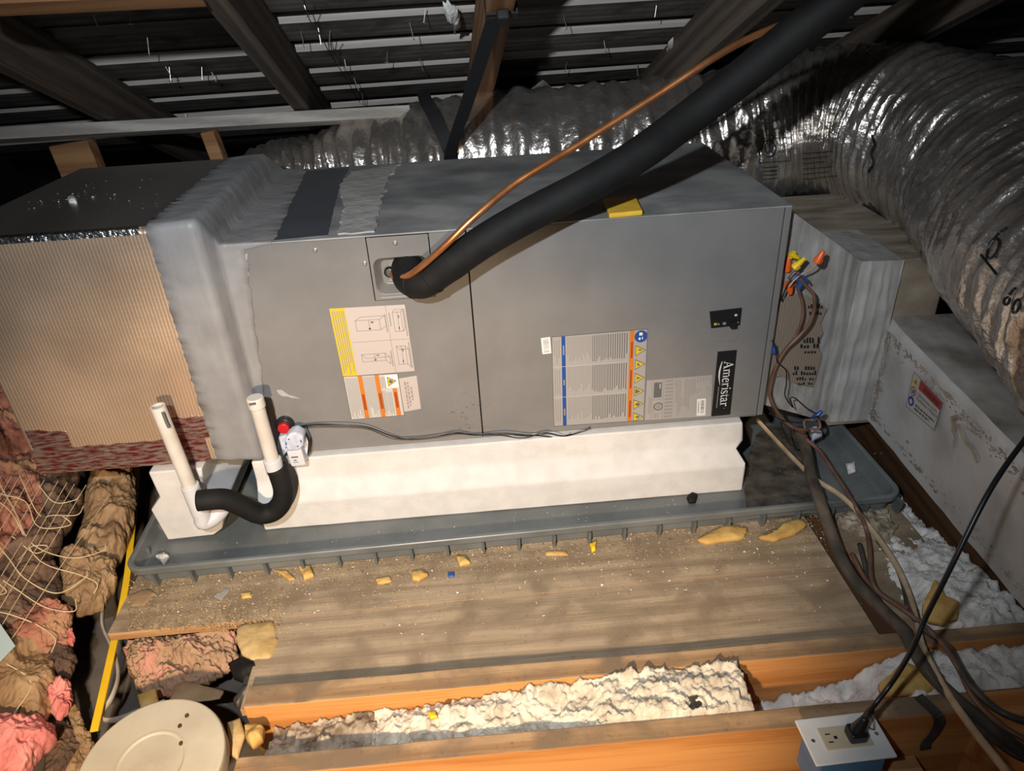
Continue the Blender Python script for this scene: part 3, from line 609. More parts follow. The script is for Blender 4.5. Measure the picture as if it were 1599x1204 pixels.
# red-printed tape along the bottom edge
def strip(name, x0, x1, z0, z1, y, mt, parent, wob=.0015, sl=0):
    n = 24; lo = []
    for i in range(n+1):
        t = i/n; x = x0+(x1-x0)*t; e = wob*fbm((x*50,z0*9,2),3)
        lo.append([(x,y,z0+sl*t),(x,y-.0012+e*.4,z0+sl*t),(x,y-.0012-e*.4,z1+sl*t+e),(x,y,z1+sl*t+e)])
    return MB().loft(lo).build(name, mt, parent)
strip('printed_tape', DX0+.002, -.545, .020, .078, DY0, K['tape_red'], sp_, .004)
strip('printed_tape', -.875, -.80, .078, .125, DY0, K['tape_red'], sp_, .003, -.012)
strip('printed_tape', -.60, -.535, .075, .125, DY0-.0003, K['tape_red'], sp_, .004)
MB().box((DX0-.001,DY0+.02,.03),(DX0,.3,.16)).build('printed_tape', K['tape_red'], sp_)
# mastic sleeve over the joint
def ring(x, y0, z1, y1, z0, r, jx=0, seed=0, amp=.0):
    lp = [(p[0],p[2]) for p in rrect(y0,y1,z0,z1,r,0,4)]; out = []
    # refine the long sides
    pts = []
    for i in range(len(lp)):
        a, b = lp[i], lp[(i+1) % len(lp)]; L = math.hypot(b[0]-a[0], b[1]-a[1]); k = 70 if L > .1 else 1
        pts += [(a[0]+(b[0]-a[0])*j/k, a[1]+(b[1]-a[1])*j/k) for j in range(k)]
    cy, cz = (y0+y1)/2, (z0+z1)/2
    for y, z in pts:
        nz = amp*fbm((x*40+seed, y*22, z*22), 4)
        dy, dz = y-cy, z-cz; l = math.hypot(dy,dz)
        out.append((x+jx*fbm((y*90+seed, z*90, seed), 5), y+nz*dy/l*1.3, z+nz*dz/l))
    return out
rows = [(-.534,0,.0,.006),(-.533,.0035,.0,.006),(-.51,.0045,.002,0),(-.49,.005,.002,0),(-.465,.006,.002,0),(-.452,.0065,.001,0)]
L_ = [ring(x, DY0-o, DZ1+o, DY1+o, DZ0-o, .012, jx, 1, am) for x, o, am, jx in rows]
L_ += [ring(-.445, -.030, .494, .50, .010, .012, 0, 2, .003), ring(-.438,-.012,.470,.535,-.002,.010,0,3,.003), ring(-.433,-.004,.452,.556,-.006,.006,0,4,.002)]
def spread(t, o, jag, drop=0):
    out = []
    for x, y, z in ring(-.433, -.0006-o, HZ+.003+o, DY+o, -.004-o, .004, 0, 5, .0):
        if z > HZ-.002: tx = -.338-.07*max(0,y)
        else: tx = -.436+.046*max(0,z)/HZ
        out.append((-.433+(tx+.433)*t+jag*(.35*fbm((y*25,z*25,3.3),3)+.25*fbm((y*140,z*140,3.3),4)), y, z))
    return out
L_ += [spread(.15,.003,0), spread(.6,.0024,0), spread(1,.0018,.010), spread(1,.0,.010)]
MB().loft(L_, cap0=False, cap1=False).build('mastic_sleeve', K['mastic'], sp_, smooth=True)

# ================================================================== RETURN PLENUM AND TRUNK (right)
rp = thing('return_transition', 'mastic-coated tapered duct piece joining the right cabinet end', 'duct', (.70,.3,-.05))
T = [(.594,.030,.010),(.594,.030,.436),(.800,.102,.288),(.800,.102,-.105)]
bk = [(.594,.545,.010),(.594,.545,.436),(.800,.560,.288),(.800,.560,-.105)]
def facegrid(c, nu, nv, amp, nrm, seed=0, ridge=None):
    c = [Vector(p) for p in c]; nrm = Vector(nrm); vs_ = []; fs_ = []
    for i in range(nu+1):
        for j in range(nv+1):
            p = c[0].lerp(c[3], i/nu).lerp(c[1].lerp(c[2], i/nu), j/nv); e = min(i,nu-i,j,nv-j)
            rg = ridge(i/nu, j/nv) if ridge else 0
            vs_.append(p+nrm*((amp*fbm(p*14+Vector((seed,0,0)),4)+rg) if e > 0 else 0))
    for i in range(nu):
        for j in range(nv): fs_.append((i*(nv+1)+j,(i+1)*(nv+1)+j,(i+1)*(nv+1)+j+1,i*(nv+1)+j+1))
    return vs_, fs_
m = MB()
bead = lambda u0, w_, h_: (lambda u: h_*math.exp(-((u-u0)/w_)**2))
m.add(*facegrid(T, 60, 30, .005, (-.3,-.95,0), 0, lambda u, v: bead(.90,.035,.003)(u+.02*math.sin(v*9))-bead(.82,.02,.002)(u)+bead(.72,.02,.0015)(u+.03*math.sin(v*7)))); m.add(*facegrid([T[1],bk[1],bk[2],T[2]], 10, 20, .004, (0,0,1)))
m.add([T[0],bk[0],bk[3],T[3]], [(0,1,2,3)]); m.add(bk, [(0,1,2,3)])
m.build('coated_shell', K['mastic_pale'], rp, smooth=True)
# unpainted brown facing that shows through beside the cabinet
def onT(s, t, off): 
    a, b, c_, d = [Vector(p) for p in T]; p = a.lerp(d, s).lerp(b.lerp(c_, s), t); return p+Vector((-.33,-.944,0))*off
_tn = (Vector(T[3])-Vector(T[0])).cross(Vector(T[1])-Vector(T[0])).normalized()
_tn = _tn if _tn.y < 0 else -_tn
bp = MB(); g = [P(a,b,n=(Vector(T[0])+_tn*.0065,_tn)) for a,b in ((1218,470),(1236,458),(1262,462),(1278,470),(1290,482),(1280,505),(1284,520),(1276,535),(1282,556),(1276,580),(1268,604),(1240,598),(1218,586),(1196,594),(1200,540))]
bp.prism(g, _tn*.002).build('bare_facing', K['scrim_brown'], rp, label='bare brown facing with black print beside the cabinet')
def jot(mb, a0, b0, n, dx, hh):
    for i in range(n):
        if random.random() < .2: continue
        a, w_, h_ = a0+dx*i, dx*.66, hh*(.6+.8*random.random()); sl = -.15
        mb.add([P(u_,v_,n=(Vector(T[0])+_tn*.0095,_tn)) for u_, v_ in ((a,b0),(a+w_,b0+sl*w_),(a+w_,b0-h_+sl*w_),(a,b0-h_))], [(0,1,2,3)])
jm = MB(); jot(jm,1262,482,6,4,6); jot(jm,1264,492,5,4,5); jot(jm,1246,536,8,4.4,8); jot(jm,1250,544,6,5,6); jot(jm,1256,552,5,5,3); jot(jm,1236,578,10,4.2,5); jot(jm,1238,586,9,4.2,5); jot(jm,1240,594,8,4,4); jot(jm,1246,601,6,4,3)
jm.build('black_print', K['black_print'], rp, kind='stuff')
# taller trunk section behind, with its mastic collar, and the long white box
tr = thing('return_duct_box', 'long white mastic-painted duct box with a warning sticker', 'duct', (1.05,-.2,-.13))
m = MB(); m.add(*facegrid([(.800,.102,-.105),(.800,.102,.288),(.890,.098,.285),(.890,.098,-.105)], 50, 30, .006, (0,-1,0), 5, lambda u, v: bead(.22,.06,.003)(u+.04*math.sin(v*6))+bead(.50,.05,.0015)(u-.05*v)+bead(.75,.07,.003)(u+.05*math.sin(v*8))))
m.add(*facegrid([(.800,.102,.288),(.800,.300,.288),(.890,.300,.285),(.890,.098,.285)], 10, 12, .004, (0,0,1), 8))
m.add([(.890,.098,.285),(.890,.3,.285),(.890,.3,-.105),(.890,.098,-.105)], [(0,1,2,3)])
m.build('mastic_collar', K['mastic_pale'], tr, smooth=True)
m = MB(); m.box((.802,.108,-.12),(.995,.60,.283)); m.build('tall_section', K['board_tan'], tr, bevel=.004)
def xat(y, z=.12): return .885-.11*(.1-y)+(.15-z)/.255*(.005+.066*(.1-y))
lp = []
for i in range(41):
    y = .106-1.35*i/40; e = lambda k: .003*fbm((y*12,k,1.7),4)
    lp.append([(xat(y,z)+e(k)+dx,y,z+dz*e(k+3)) for k,(z,dx,dz) in enumerate(((-.105,0,0),(-.06,.002,0),(.0,0,0),(.09,0,0),(.135,.003,1),(.148,.012,1)))]+[(xat(y)+.06,y,.152+e(8)),(xat(y)+.16,y,.150),(xat(y)+.32,y,.148),(xat(y)+.32,y,-.105)])
m = MB().loft(lp); box = m.build('white_box', K['mastic_white'], tr, smooth=True)
b = box.modifiers.new('split','EDGE_SPLIT'); b.split_angle = R(60)
facemat(box, K['dusty_top'], lambda n: n.z > .75)
# grime along the top edge
grime = MB(); random.seed(11)
for i in range(620):
    y = .09-.95*random.random()**1.2; z = .135-abs(random.gauss(0,.014)) if i % 3 else -.08+abs(random.gauss(0,.012))
    r_ = .0008+.0035*random.random()**2; c0 = Vector((xat(y,z)-.0042,y,z)); n_ = 6
    grime.add([c0+Vector((-.000001*i, r_*1.7*math.cos(2*math.pi*k/n_)*(.4+.9*random.random()), r_*math.sin(2*math.pi*k/n_)*(.4+.9*random.random()))) for k in range(n_)], [tuple(range(n_))])
for i in range(260):
    z = -.09+.22*random.random(); y = .085-abs(random.gauss(0,.010)); r_ = .001+.003*random.random()
    c0 = Vector((xat(y,z)-.0042,y,z)); grime.add([c0+Vector((-.000001*i, r_*math.cos(k)*(.4+.9*random.random()), r_*math.sin(k)*(.4+.9*random.random()))) for k in range(6)], [tuple(range(6))])
grime.build('edge_grime', K['board_tan'], tr, kind='stuff')
def smear(pix, xo, w_):
    lo_ = [P(a,b,x=xat(0)-.0) for a,b in pix]; pts = []
    for a, b in pix:
        p = P(a,b,y=-.2)
        for _ in range(6): p = P(a,b,x=xat(p.y,p.z)-.0045)
        pts.append(p)
    return MB().ribbon(spl(pts,14), w_, .0012, (0,.3,1)).build('grease_smear', K['board_tan'], tr)
smear([(1487,650),(1490,672),(1488,700)], 0, .010); smear([(1497,662),(1504,685),(1518,702),(1526,722)], 0, .007); smear([(1485,655),(1496,650)],0,.008)
# UV warning sticker on the white box
cs = []
for a, b in ((1428,580.5),(1472.5,628),(1459.5,671.5),(1415,634)):
    p = P(a,b,y=-.2)
    for _ in range(8): p = P(a,b,x=xat(p.y,p.z)-.0046)
    cs.append(p)
s = Sticker('uv_warning_label', None, K['label_white'], 'white ultraviolet warning sticker with a red header', corners=cs, nrm=(-.9975,-.07,0), parent=tr)
for a, b in (((0,0),(1,0)),((1,0),(1,1)),((1,1),(0,1)),((0,1),(0,0))): s.line(a, b, .018, 'ink')
s.rect(.25,.02,.99,.30,'l_red'); s.poly([(.02,.10),(.02,.30),(.22,.30),(.22,.02),(.10,.02)],'label_white'); s.poly([(.03,.29),(.125,.04),(.22,.29)],'l_yellow',2); s.circ(.125,.20,.045,'ink',3)
s.circ(.125,.47,.13,'l_red',2,20,.10); s.rect(.09,.42,.17,.53,'ink',2); s.circ(.125,.76,.14,'l_blue',2); s.circ(.125,.77,.07,'label_white',3)
s.done({'l_red':'red_header','ink':'outline','l_yellow':'hazard_triangle','l_blue':'blue_disc','label_white':'symbol'})
def text(body, st, a0, b0, a1, hgt, mt, name, parent):
    """Flat lettering on a sticker: starts at (a0, b0) on the baseline and runs to a1, with capitals hgt of the sticker's height."""
    cu = bpy.data.curves.new(name, 'FONT'); cu.body = body; o = bpy.data.objects.new('t', cu); COL.objects.link(o)
    bpy.context.view_layer.update(); me = bpy.data.meshes.new_from_object(o.evaluated_get(bpy.context.evaluated_depsgraph_get())); bpy.data.objects.remove(o)
    xs = [v.co.x for v in me.vertices]; x0, x1 = min(xs), max(xs)
    for v in me.vertices: v.co = st.at(a0+(a1-a0)*(v.co.x-x0)/(x1-x0), b0-hgt*v.co.y/.73, 4)
    me.materials.append(mt); t = bpy.data.objects.new(name, me); COL.objects.link(t); adopt(t, parent); return t
text('WARNING', s, .40, .235, .92, .14, K['black'], 'lettering', s.o)
text('Ultraviolet (UV)', s, .28, .47, .93, .11, K['ink'], 'lettering', s.o); text('Radiation Hazard', s, .28, .60, .97, .11, K['ink'], 'lettering', s.o)
for b, e in ((.73,.93),(.84,.78)):
    k = .28
    while k < e: k2 = min(e, k+.05+.1*random.random()); s2 = MB(); s2.add([s.at(k,b,3),s.at(k2,b,3),s.at(k2,b+.06,3),s.at(k,b+.06,3)],[(0,1,2,3)]); s2.build('print', K['ink'], s.o); k = k2+.025

# ================================================================== SILVER FLEX DUCT
fd = thing('flex_duct', 'crinkled silver insulated flexible duct curving behind and over the unit', 'duct', (.6,.75,.2))
fpath = spl([(-.60,.88,.31),(-.42,.86,.325),(-.22,.83,.355),(.05,.81,.375),(.40,.80,.375),(.70,.80,.39),(.92,.77,.42),(1.07,.65,.44),(1.14,.46,.43),(1.14,.25,.405),(1.10,.05,.385),(1.045,-.15,.365),(.99,-.40,.35)], 420)
FL = sum((fpath[i+1]-fpath[i]).length for i in range(len(fpath)-1))
def frad(t): return .125+.065*min(1,t/.28) + .012*max(0,min(1,(t-.45)/.25))
def fdisp(t, a):
    s_ = t*FL; w1 = math.sin(2*math.pi*s_/.043+ .8*math.sin(a)+1.2*fbm((s_*3,math.cos(a),math.sin(a)),2))
    c_, d_ = math.cos(a), math.sin(a)
    cr = noise.ridged_multi_fractal(Vector((s_*34, c_*1.3, d_*1.3)), 1.0, 2.1, 3, 1.0, 2.0)
    return .0050*w1 + .010*(cr-1.1)*.55 + .005*fbm((s_*70,c_*4,d_*4),3) + .012*fbm((s_*5,c_,d_),2)
m = MB().tube(fpath, frad, 110, disp=fdisp); m.build('duct_jacket', K['flex'], fd, smooth=True)
# black print on the jacket: a listing box with UL mark and the R-value
def onflex(a, b, off=.012):
    """First point of the jacket met by the ray through a pixel (numerical march on the duct's own surface)."""
    d = ray(a, b).normalized(); t = .8
    while t < 4:
        p = CAM+d*t; i = min(range(0,len(fpath),4), key=lambda k: (fpath[k]-p).length_squared)
        if (fpath[i]-p).length < frad(i/(len(fpath)-1))+off: return p
        t += .004
    return CAM+d*1.9
def fprint(polys, name, w_):
    m = MB()
    for pl in polys: m.tube([onflex(a,b) for a,b in pl], w_, 5)
    return m.build(name, K['black_print'], fd, kind='stuff')
circ = [(1200+11*math.cos(k*math.pi/9), 232+13*math.sin(k*math.pi/9)) for k in range(19)]
fprint([circ, [(1195,224),(1195,236),(1199,239),(1202,236),(1202,224)], [(1206,228),(1205,238),(1209,239)]], 'listing_mark', .0016)
fprint([[(1187,217),(1236,214)],[(1236,214),(1234,251)],[(1187,217),(1186,254)],[(1186,254),(1234,251)]], 'print_frame', .0008)
fprint([[(1216+k*5,234),(1219+k*5,238)] for k in range(4)]+[[(1190,262+6*k),(1214,260+6*k)] for k in range(4)]+[[(1254,240+8*k),(1300-6*(k%3),236+8*k)] for k in range(5)]+[[(1255,280),(1308,274)]], 'small_print', .0009)
def loopn(cx, cy, rx, ry, rot, n=16):
    return [(cx+rx*math.cos(t)*math.cos(rot)-ry*math.sin(t)*math.sin(rot), cy+rx*math.cos(t)*math.sin(rot)+ry*math.sin(t)*math.cos(rot)) for t in [2*math.pi*k/n for k in range(n+1)]]
fprint([loopn(1587,478,4.5,11,.35), loopn(1572,470,4,6,.4), [(1576,460),(1582,452),(1586,450)]], 'lettering', .0022)
fprint([loopn(1551,388,7,17,.45), [(1532,398),(1556,428)], [(1562,362),(1572,356)], [(1540,405),(1546,380),(1560,364)]], 'lettering', .0022)
fprint([[(1362,212),(1366,226),(1360,238),(1364,256),(1356,268)]], 'lettering', .003)
# strap holding the duct to the rafter
ds = thing('duct_strap', 'black woven strap slung from the middle rafter round the silver duct', 'strap', (-.12,.7,.5))
rr_ = lambda a,b: P(a,b,n=(RO-RN*.012,RN))
top = rr_(772,28); low = onflex(702,246,.03)
MB().ribbon(spl([top, top.lerp(low,.5), low, low+Vector((-.003,.02,-.10))], 20), .030, .003, (1,.1,.1)).build('strap_tail', K['strap'], ds)
pth = [onflex(a,b,.022) for a,b in ((665,158),(676,178),(688,202),(699,228),(704,246))]
MB().ribbon(spl([pth[0]+Vector((-.01,.10,.01))]+pth+[pth[-1]+Vector((0,.02,-.10))], 24), .034, .003, (.9,.2,.3)).build('strap_loop', K['strap'], ds)
q = P(783,22,n=(RO,RN)); mm = MB()
for o_, hw in ((-RN*.003,(RC*.03,RD*.013,RN*.0015)),): mm.obox(q+o_, *hw)
mm.obox(q+RC*.0275+RN*.04, RC*.0015, RD*.013, RN*.042); mm.obox(q-RC*.0275+RN*.04, RC*.0015, RD*.013, RN*.042)
mm.build('rafter_wrap', K['strap'], ds)
mm = MB().obox(top+RC*.015, RC*.012, RD*.02, RN*.010); mm.build('strap_knot', K['strap'], ds, bevel=.005)

# ================================================================== REFRIGERANT LINES
sl = thing('suction_line', 'thick black foam-insulated refrigerant hose rising across the cabinet', 'hose', (.1,-.05,.36))
hp = [Vector((-.112,.020,.375))] + [P(a,b,y=y) for a,b,y in ((642,438,-.035),(668,438,-.060),(705,412,-.070),(760,374,-.078),(830,334,-.08),(920,288,-.07),(1000,240,-.05),(1080,181,-.02),(1160,119,-.02),(1230,62,-.03),(1300,8,-.05),(1380,-60,-.08),(1460,-140,-.12))]
hpath = spl(hp, 140)
def hr(t): return .0268+.004*t+.0035*math.exp(-(t/.12)**2)+.0010*math.sin(t*60)*(t < .25)
m = MB().tube(hpath, hr, 28); m.build('insulation_sleeve', K['rubber'], sl, smooth=True)
for i in (14, 24): m = MB().tube([hpath[i]-(hpath[i+1]-hpath[i]).normalized()*.002, hpath[i]+(hpath[i+1]-hpath[i]).normalized()*.002], hr(i/140)+.0012, 28).build('sleeve_seam', K['rubber'], sl, smooth=True)
ll = thing('liquid_line', 'bare copper tube bending up above the black hose', 'pipe', (-.12,-.03,.36))
cp = [P(607,424,y=.02), P(612,428,y=-.005)]+[P(a,b,y=y) for a,b,y in ((622,434,-.035),(645,426,-.075),(690,388,-.095),(740,340,-.09),(800,290,-.06),(850,258,-.045),(900,228,-.03),(1000,165,-.01),(1050,133,-.005),(1100,100,0),(1150,70,.02),(1200,47,.04),(1245,33,.06),(1330,22,.10))]
MB().tube(spl(cp, 120), .0058, 14).build('copper_tube', K['copper'], ll, smooth=True)
i0 = spl(cp, 120)
MB().tube(i0[1:9], .0068, 12).build('pipe_end', K['screw'], ll, smooth=True)

# ================================================================== DRAIN PAN
pan = thing('drain_pan', 'large shallow grey plastic drain pan under the air handler', 'drain pan', (.06,.2,-.178))
PA = .0182; PX0, PX1, PY0, PY1 = -.715, .852, -.172, .62
def pr(i, z, r=.035):
    lp = rrect(PX0+i, PX1-i, 0, 1, .0, 0, 5)
    out = []
    x0, x1, y0, y1 = PX0+i, PX1-i, PY0+i, PY1-i; r = max(.004, r-i*.6)
    for cx, cy, a0 in ((x1-r,y1-r,0),(x0+r,y1-r,90),(x0+r,y0+r,180),(x1-r,y0+r,270)):
        for k in range(7):
            a = R(a0+15*k); x, y = cx+r*math.cos(a), cy+r*math.sin(a)
            out.append((PX0+(x-PX0)-(y-PY0)*PA, y+(x-PX0)*PA, z))
    return out
m = MB(); m.loft([pr(.020,-.1765), pr(.012,-.170), pr(.010,-.144), pr(-.001,-.143), pr(-.002,-.130), pr(.000,-.1275), pr(.006,-.1275), pr(.009,-.130), pr(.014,-.156), pr(.020,-.1625), pr(.030,-.164)])
m.build('pan_tray', K['pan'], pan, bevel=.0008)
dp = PX([(1162,764),(1166,720),(1180,680),(1200,664),(1236,668),(1262,700),(1282,760),(1296,798),(1250,806),(1168,812)], z=-.1636)
MB().prism(dp, (0,0,.0005)).build('dust_film', K['grime'], pan, label='brown dust film on the right of the pan floor')
# moulded ribs under the rim
rib = MB().prism([(0,-.010,-.144),(0,.014,-.144),(0,.014,-.1775),(0,-.004,-.1775),(0,-.008,-.160)], (.0058,0,0)).mesh('rib'); rib.materials.append(K['pan'])
for i in range(22):
    x = -.665+.0718*i; o = bpy.data.objects.new('rib', rib); COL.objects.link(o); o.location = (x, PY0+.006+(x-PX0)*PA-.001, 0); o.rotation_euler = (0,0,PA); adopt(o, pan)
for i in range(9):
    y = -.10+.075*i; o = bpy.data.objects.new('rib', rib); COL.objects.link(o); o.location = (PX0-(y-PY0)*PA+.004, y+.01, 0); o.rotation_euler = (0,0,-math.pi/2); adopt(o, pan)
# ================================================================== FOAM RISERS
ZF = -.1635
def riser(x0, x1, y0, depth, label, zt=-.0045, name='foam_riser', brk=0):
    prof = lambda e: [(y0+.030,zt),(y0+.030,-.050),(y0+.024,-.066),(y0+.004,-.092),(y0,-.100),(y0+.002,ZF),(y0+depth+.03,ZF),(y0+depth+.03,-.10),(y0+depth,-.066),(y0+depth,zt)]
    n = 30; lp = []
    for i in range(n+1):
        t = i/n; x = x0+(x1-x0)*t
        pr_ = []
        for k, (y, z) in enumerate(prof(0)):
            dx = 0
            if i == n and brk: dx = [-.004,-.002,-.012,.004,.0,.002,0,0,0,0][k]
            pr_.append((x+dx, y+.0012*fbm((x*14,k*.3,3),3)+(x)*.0, z))
        lp.append(pr_)
    return MB().loft(lp).build(name, K['foam_white'], bevel=.004, label=label, cat='foam block', group='white foam risers under the unit')
riser(-.478, .550, -.047, .10, 'long white foam riser along the front under the cabinet', brk=1)
m = MB()
fl_ = [P(a,b,y=-.055) for a,b in ((227,728),(312,722),(318,768),(352,786),(347,826),(334,836),(262,844),(235,797),(249,777))]

for p in fl_: p.z = max(ZF, min(.0165, p.z))
m.prism(fl_, (0,.40,0)); m.build('foam_riser', K['foam_white'], bevel=.004, label='short white foam block left of the black drain trap', cat='foam block', group='white foam risers under the unit')
riser(-.40, .50, .36, .10, 'long white foam riser at the back under the cabinet')
# ================================================================== CONDENSATE TRAP
ct = thing('condensate_trap', 'white plastic drain pipes joined by a black-sleeved trap', 'drain trap', (-.50,-.1,-.16))
p1t, p1b = P(246,634,y=-.10), P(313,800,y=-.10)
ax = (p1b-p1t).normalized()
m = MB(); lp = []
def ringc(c, d, r, n=20):
    up = Vector((0,1,0)); a = (up-d*up.dot(d)).normalized(); b = d.cross(a); return [c+a*r*math.cos(2*math.pi*k/n)+b*r*math.sin(2*math.pi*k/n) for k in range(n)]
m.loft([ringc(p1t+ax*.05,ax,.0105), ringc(p1t,ax,.0105), ringc(p1t,ax,.0133), ringc(p1b,ax,.0133)], cap0=True, cap1=True)
m.build('vent_pipe', K['pvc'], ct, smooth=False, label='open white vent pipe with a black smudge')
sm = [P(a,b,y=-.1143) for a,b in ((254,644),(260,660),(264,668))]; MB().ribbon(sm, .005, .002, (1,0,0)).build('smudge', K['ink'], ct)
cpb = P(318,815,y=-.10); c1 = P(296,757,y=-.10)
m = MB(); m.loft([ringc(c1,ax,.0158), ringc(c1+ax*.001,ax,.0172), ringc(p1b,ax,.0172)]); m.build('coupling', K['white_plastic'], ct, smooth=False, bevel=.001)
el = spl([p1b-ax*.01, p1b+ax*.012, cpb, cpb+Vector((.014,.008,.000)), cpb+Vector((.026,.018,.006)), cpb+Vector((.032,.032,.010))], 22)
MB().tube(el, .0168, 20).build('elbow', K['white_plastic'], ct, smooth=True)
MB().tube([el[-1]-Vector((.006,.008,.001)), el[-1]+Vector((.004,.02,.0))], .0133, 18).build('drain_pipe', K['pvc'], ct, smooth=True)
tp = [P(a,b,y=y) for a,b,y in ((309,782,-.128),(330,780,-.125),(353,780,-.115),(378,790,-.105),(404,802,-.095),(426,799,-.088),(440,784,-.085),(443,764,-.083),(437,742,-.082),(432,730,-.081))]
MB().tube(spl(tp, 60), .0205, 24).build('trap_sleeve', K['rubber'], ct, smooth=True, label='black foam sleeve in a U bend')
p2b, p2t = P(429,732,y=-.080), P(397.5,620,y=-.080); a2 = (p2b-p2t).normalized()
MB().loft([ringc(p2t+a2*.014,a2,.0133), ringc(p2b+a2*.012,a2,.0133)]).build('riser_pipe', K['pvc'], ct, smooth=False)
MB().loft([ringc(p2t,a2,.0142), ringc(p2t+a2*.002,a2,.0158), ringc(p2t+a2*.021,a2,.0158), ringc(p2t+a2*.023,a2,.0135)]).build('pipe_cap', K['pvc'], ct, bevel=.001, label='rounded white cap on the riser pipe')
q = P(389,632,y=-.098); MB().ribbon([q, q+Vector((.012,-.001,.002))], .004, .0015, (0,0,1)).build('smudge', K['ink'], ct)
MB().loft([ringc(p2b-a2*.025,a2,.0150), ringc(p2b-a2*.024,a2,.0172), ringc(p2b+a2*.01,a2,.0172)]).build('coupling', K['white_plastic'], ct, bevel=.001)
# ================================================================== FLOAT SWITCH
fs = thing('float_switch', 'safety float switch with a red button and white clip body', 'switch', P(450,690,y=-.03))
q = P(443,668.5,y=-.020); yb = q.y
MB().lathe((q.x,-.002,q.z), (0,-1,0), [(.018,0),(.018,.010),(.0165,.013),(.0105,.014)], 24).build('switch_body', K['black'], fs, smooth=False, bevel=.001)
MB().lathe((q.x,-.015,q.z), (0,-1,0), [(.0115,0),(.0115,.008),(.010,.0095),(0,.0098)], 24).build('red_button', K['red'], fs, bevel=.0005)
w0, w1 = P(433,692,y=-.04), P(478,684,y=-.04)
MB().prism([P(a,b,y=-.028) for a,b in ((434,684),(452,678),(476,676),(482,690),(480,722),(470,704),(448,706),(440,716),(433,700))], (0,.022,0)).build('clip_bracket', K['clear_plastic'], fs, bevel=.003)
m = MB().prism([P(a,b,y=-.050) for a,b in ((447,706),(470,700),(478,727),(455,729.5))], (0,.030,0)); m.build('clip_block', K['white_plastic'], fs, bevel=.003)
m = MB().prism([P(a,b,y=-.056) for a,b in ((445,684),(453,677),(462,675),(474,682),(474,696),(468,704),(450,706),(444,697))], (0,.03,0)); m.build('bracket_front', K['clear_plastic'], fs, bevel=.005)
for a, b, w_, h_ in ((447,693,.0018,.006),(470,689,.0018,.006),(451,686,.003,.002),(465,697,.003,.002),(447,699,.002,.002)):
    p = P(a,b,y=-.0565); MB().box((p.x-w_/2,-.0572,p.z-h_/2),(p.x+w_/2,-.055,p.z+h_/2)).build('slot', K['l_blue'], fs)
for a, b, w_, h_ in ((460,714,.014,.003),(461,719,.006,.002),(462,722,.010,.001)):
    p = P(a,b,y=-.0505); MB().box((p.x-w_/2,-.0508,p.z-h_/2),(p.x+w_/2,-.050,p.z+h_/2)).build('print', K['ink'], fs)
MB().tube(spl([P(a,b,y=-.024) for a,b in ((462,672),(476,676),(482,690),(480,710))],14), .0035, 8).build('switch_lead', K['black'], fs, smooth=True)
fw = thing('switch_wires', 'two thin black wires hanging along the lower cabinet edge', 'wire', P(600,680,y=-.01))
for k, pts in enumerate(([(462,668),(480,664),(520,663),(570,666),(610,680),(640,686),(680,682),(710,676),(740,679),(780,679),(815,684),(850,676),(880,681),(905,675),(922,668)], [(462,671),(485,666),(525,666),(572,669),(612,684),(650,685),(690,680),(712,677),(745,678),(785,676),(815,679),(840,680),(870,683),(892,678)])):
    MB().tube(spl([P(a,b,y=-.012-.010*math.sin(i*.7+k)**2) for i,(a,b) in enumerate(pts)], 80), .0014, 6).build('wire', K['black'], fw, smooth=True)

# ================================================================== WIRES, NUTS AND CABLES (right)
def nut(mt, a, b, y, ang, label, L=.022, r=.0065):
    c0 = P(a,b,y=y); d = (P(a+10*math.cos(ang),b-10*math.sin(ang),y=y)-c0).normalized()
    m = MB().lathe(c0-d*L/2, d, [(r,0),(r*1.05,.003),(r*.95,L*.5),(r*.62,L*.92),(r*.4,L),(0,L)], 12)
    o = m.build('wire_nut', K[mt], smooth=False, bevel=.0004, label=label, cat='wire nut', group='wire connectors beside the cabinet')
    wg = MB()
    for s_ in (-1,1):
        sd = d.cross(Vector((0,1,0))).normalized(); wg.obox(c0-d*L*.28+sd*s_*r, d*L*.16, sd*.0022, Vector((0,.0012,0)))
    w_ = wg.build('wing', K[mt]); w_.parent = o
    return o
nut('orange',1230,412,.035,1.4,'orange wire nut tight against the cabinet edge',.030,.0075)
nut('orange',1238,408,.05,1.9,'orange wire nut tucked between yellow nuts and cabinet',.024,.007)
nut('yellow_nut',1241,400,.02,-.5,'yellow wire nut topmost beside the cabinet',.022,.0055)
nut('yellow_nut',1248,411,.0,.75,'larger yellow wire nut pointing up to the right',.028,.0062)
nut('orange',1280.5,401,-.005,1.05,'orange wire nut alone out on its own wire',.026,.0068)
nut('orange',1233,450,.02,-1.45,'orange wire nut hanging down below the others',.028,.0072)
nut('blue',1250,444,.02,-2.0,'blue wire nut behind the brown cables',.022,.0062)
nut('blue',1209,545,.01,1.3,'blue wire nut low at the cabinet edge',.018,.0055)
nut('blue',1277,648,.0,.75,'blue wire nut at the bottom of the tapered duct',.026,.0062)
def cable(name, pts, r, mt, label, cat='cable', n=70, flat=1.0, group=None):
    return MB().tube(spl(pts, n), r, 10, flat=flat).build(name, K[mt], smooth=True, label=label, cat=cat, group=group)
Y = lambda y, *pts: [P(a,b,y=y) for a,b in pts]
cable('thermostat_cable', Y(.015,(1232,436),(1243,424),(1250,436),(1262,450),(1271,462),(1271,485),(1262,508),(1245,528),(1228,545),(1212,572),(1203,605),(1203,622),(1218,650),(1240,668),(1262,672)), .0036, 'cable_brown', 'brown cable looping furthest out from the cabinet edge')
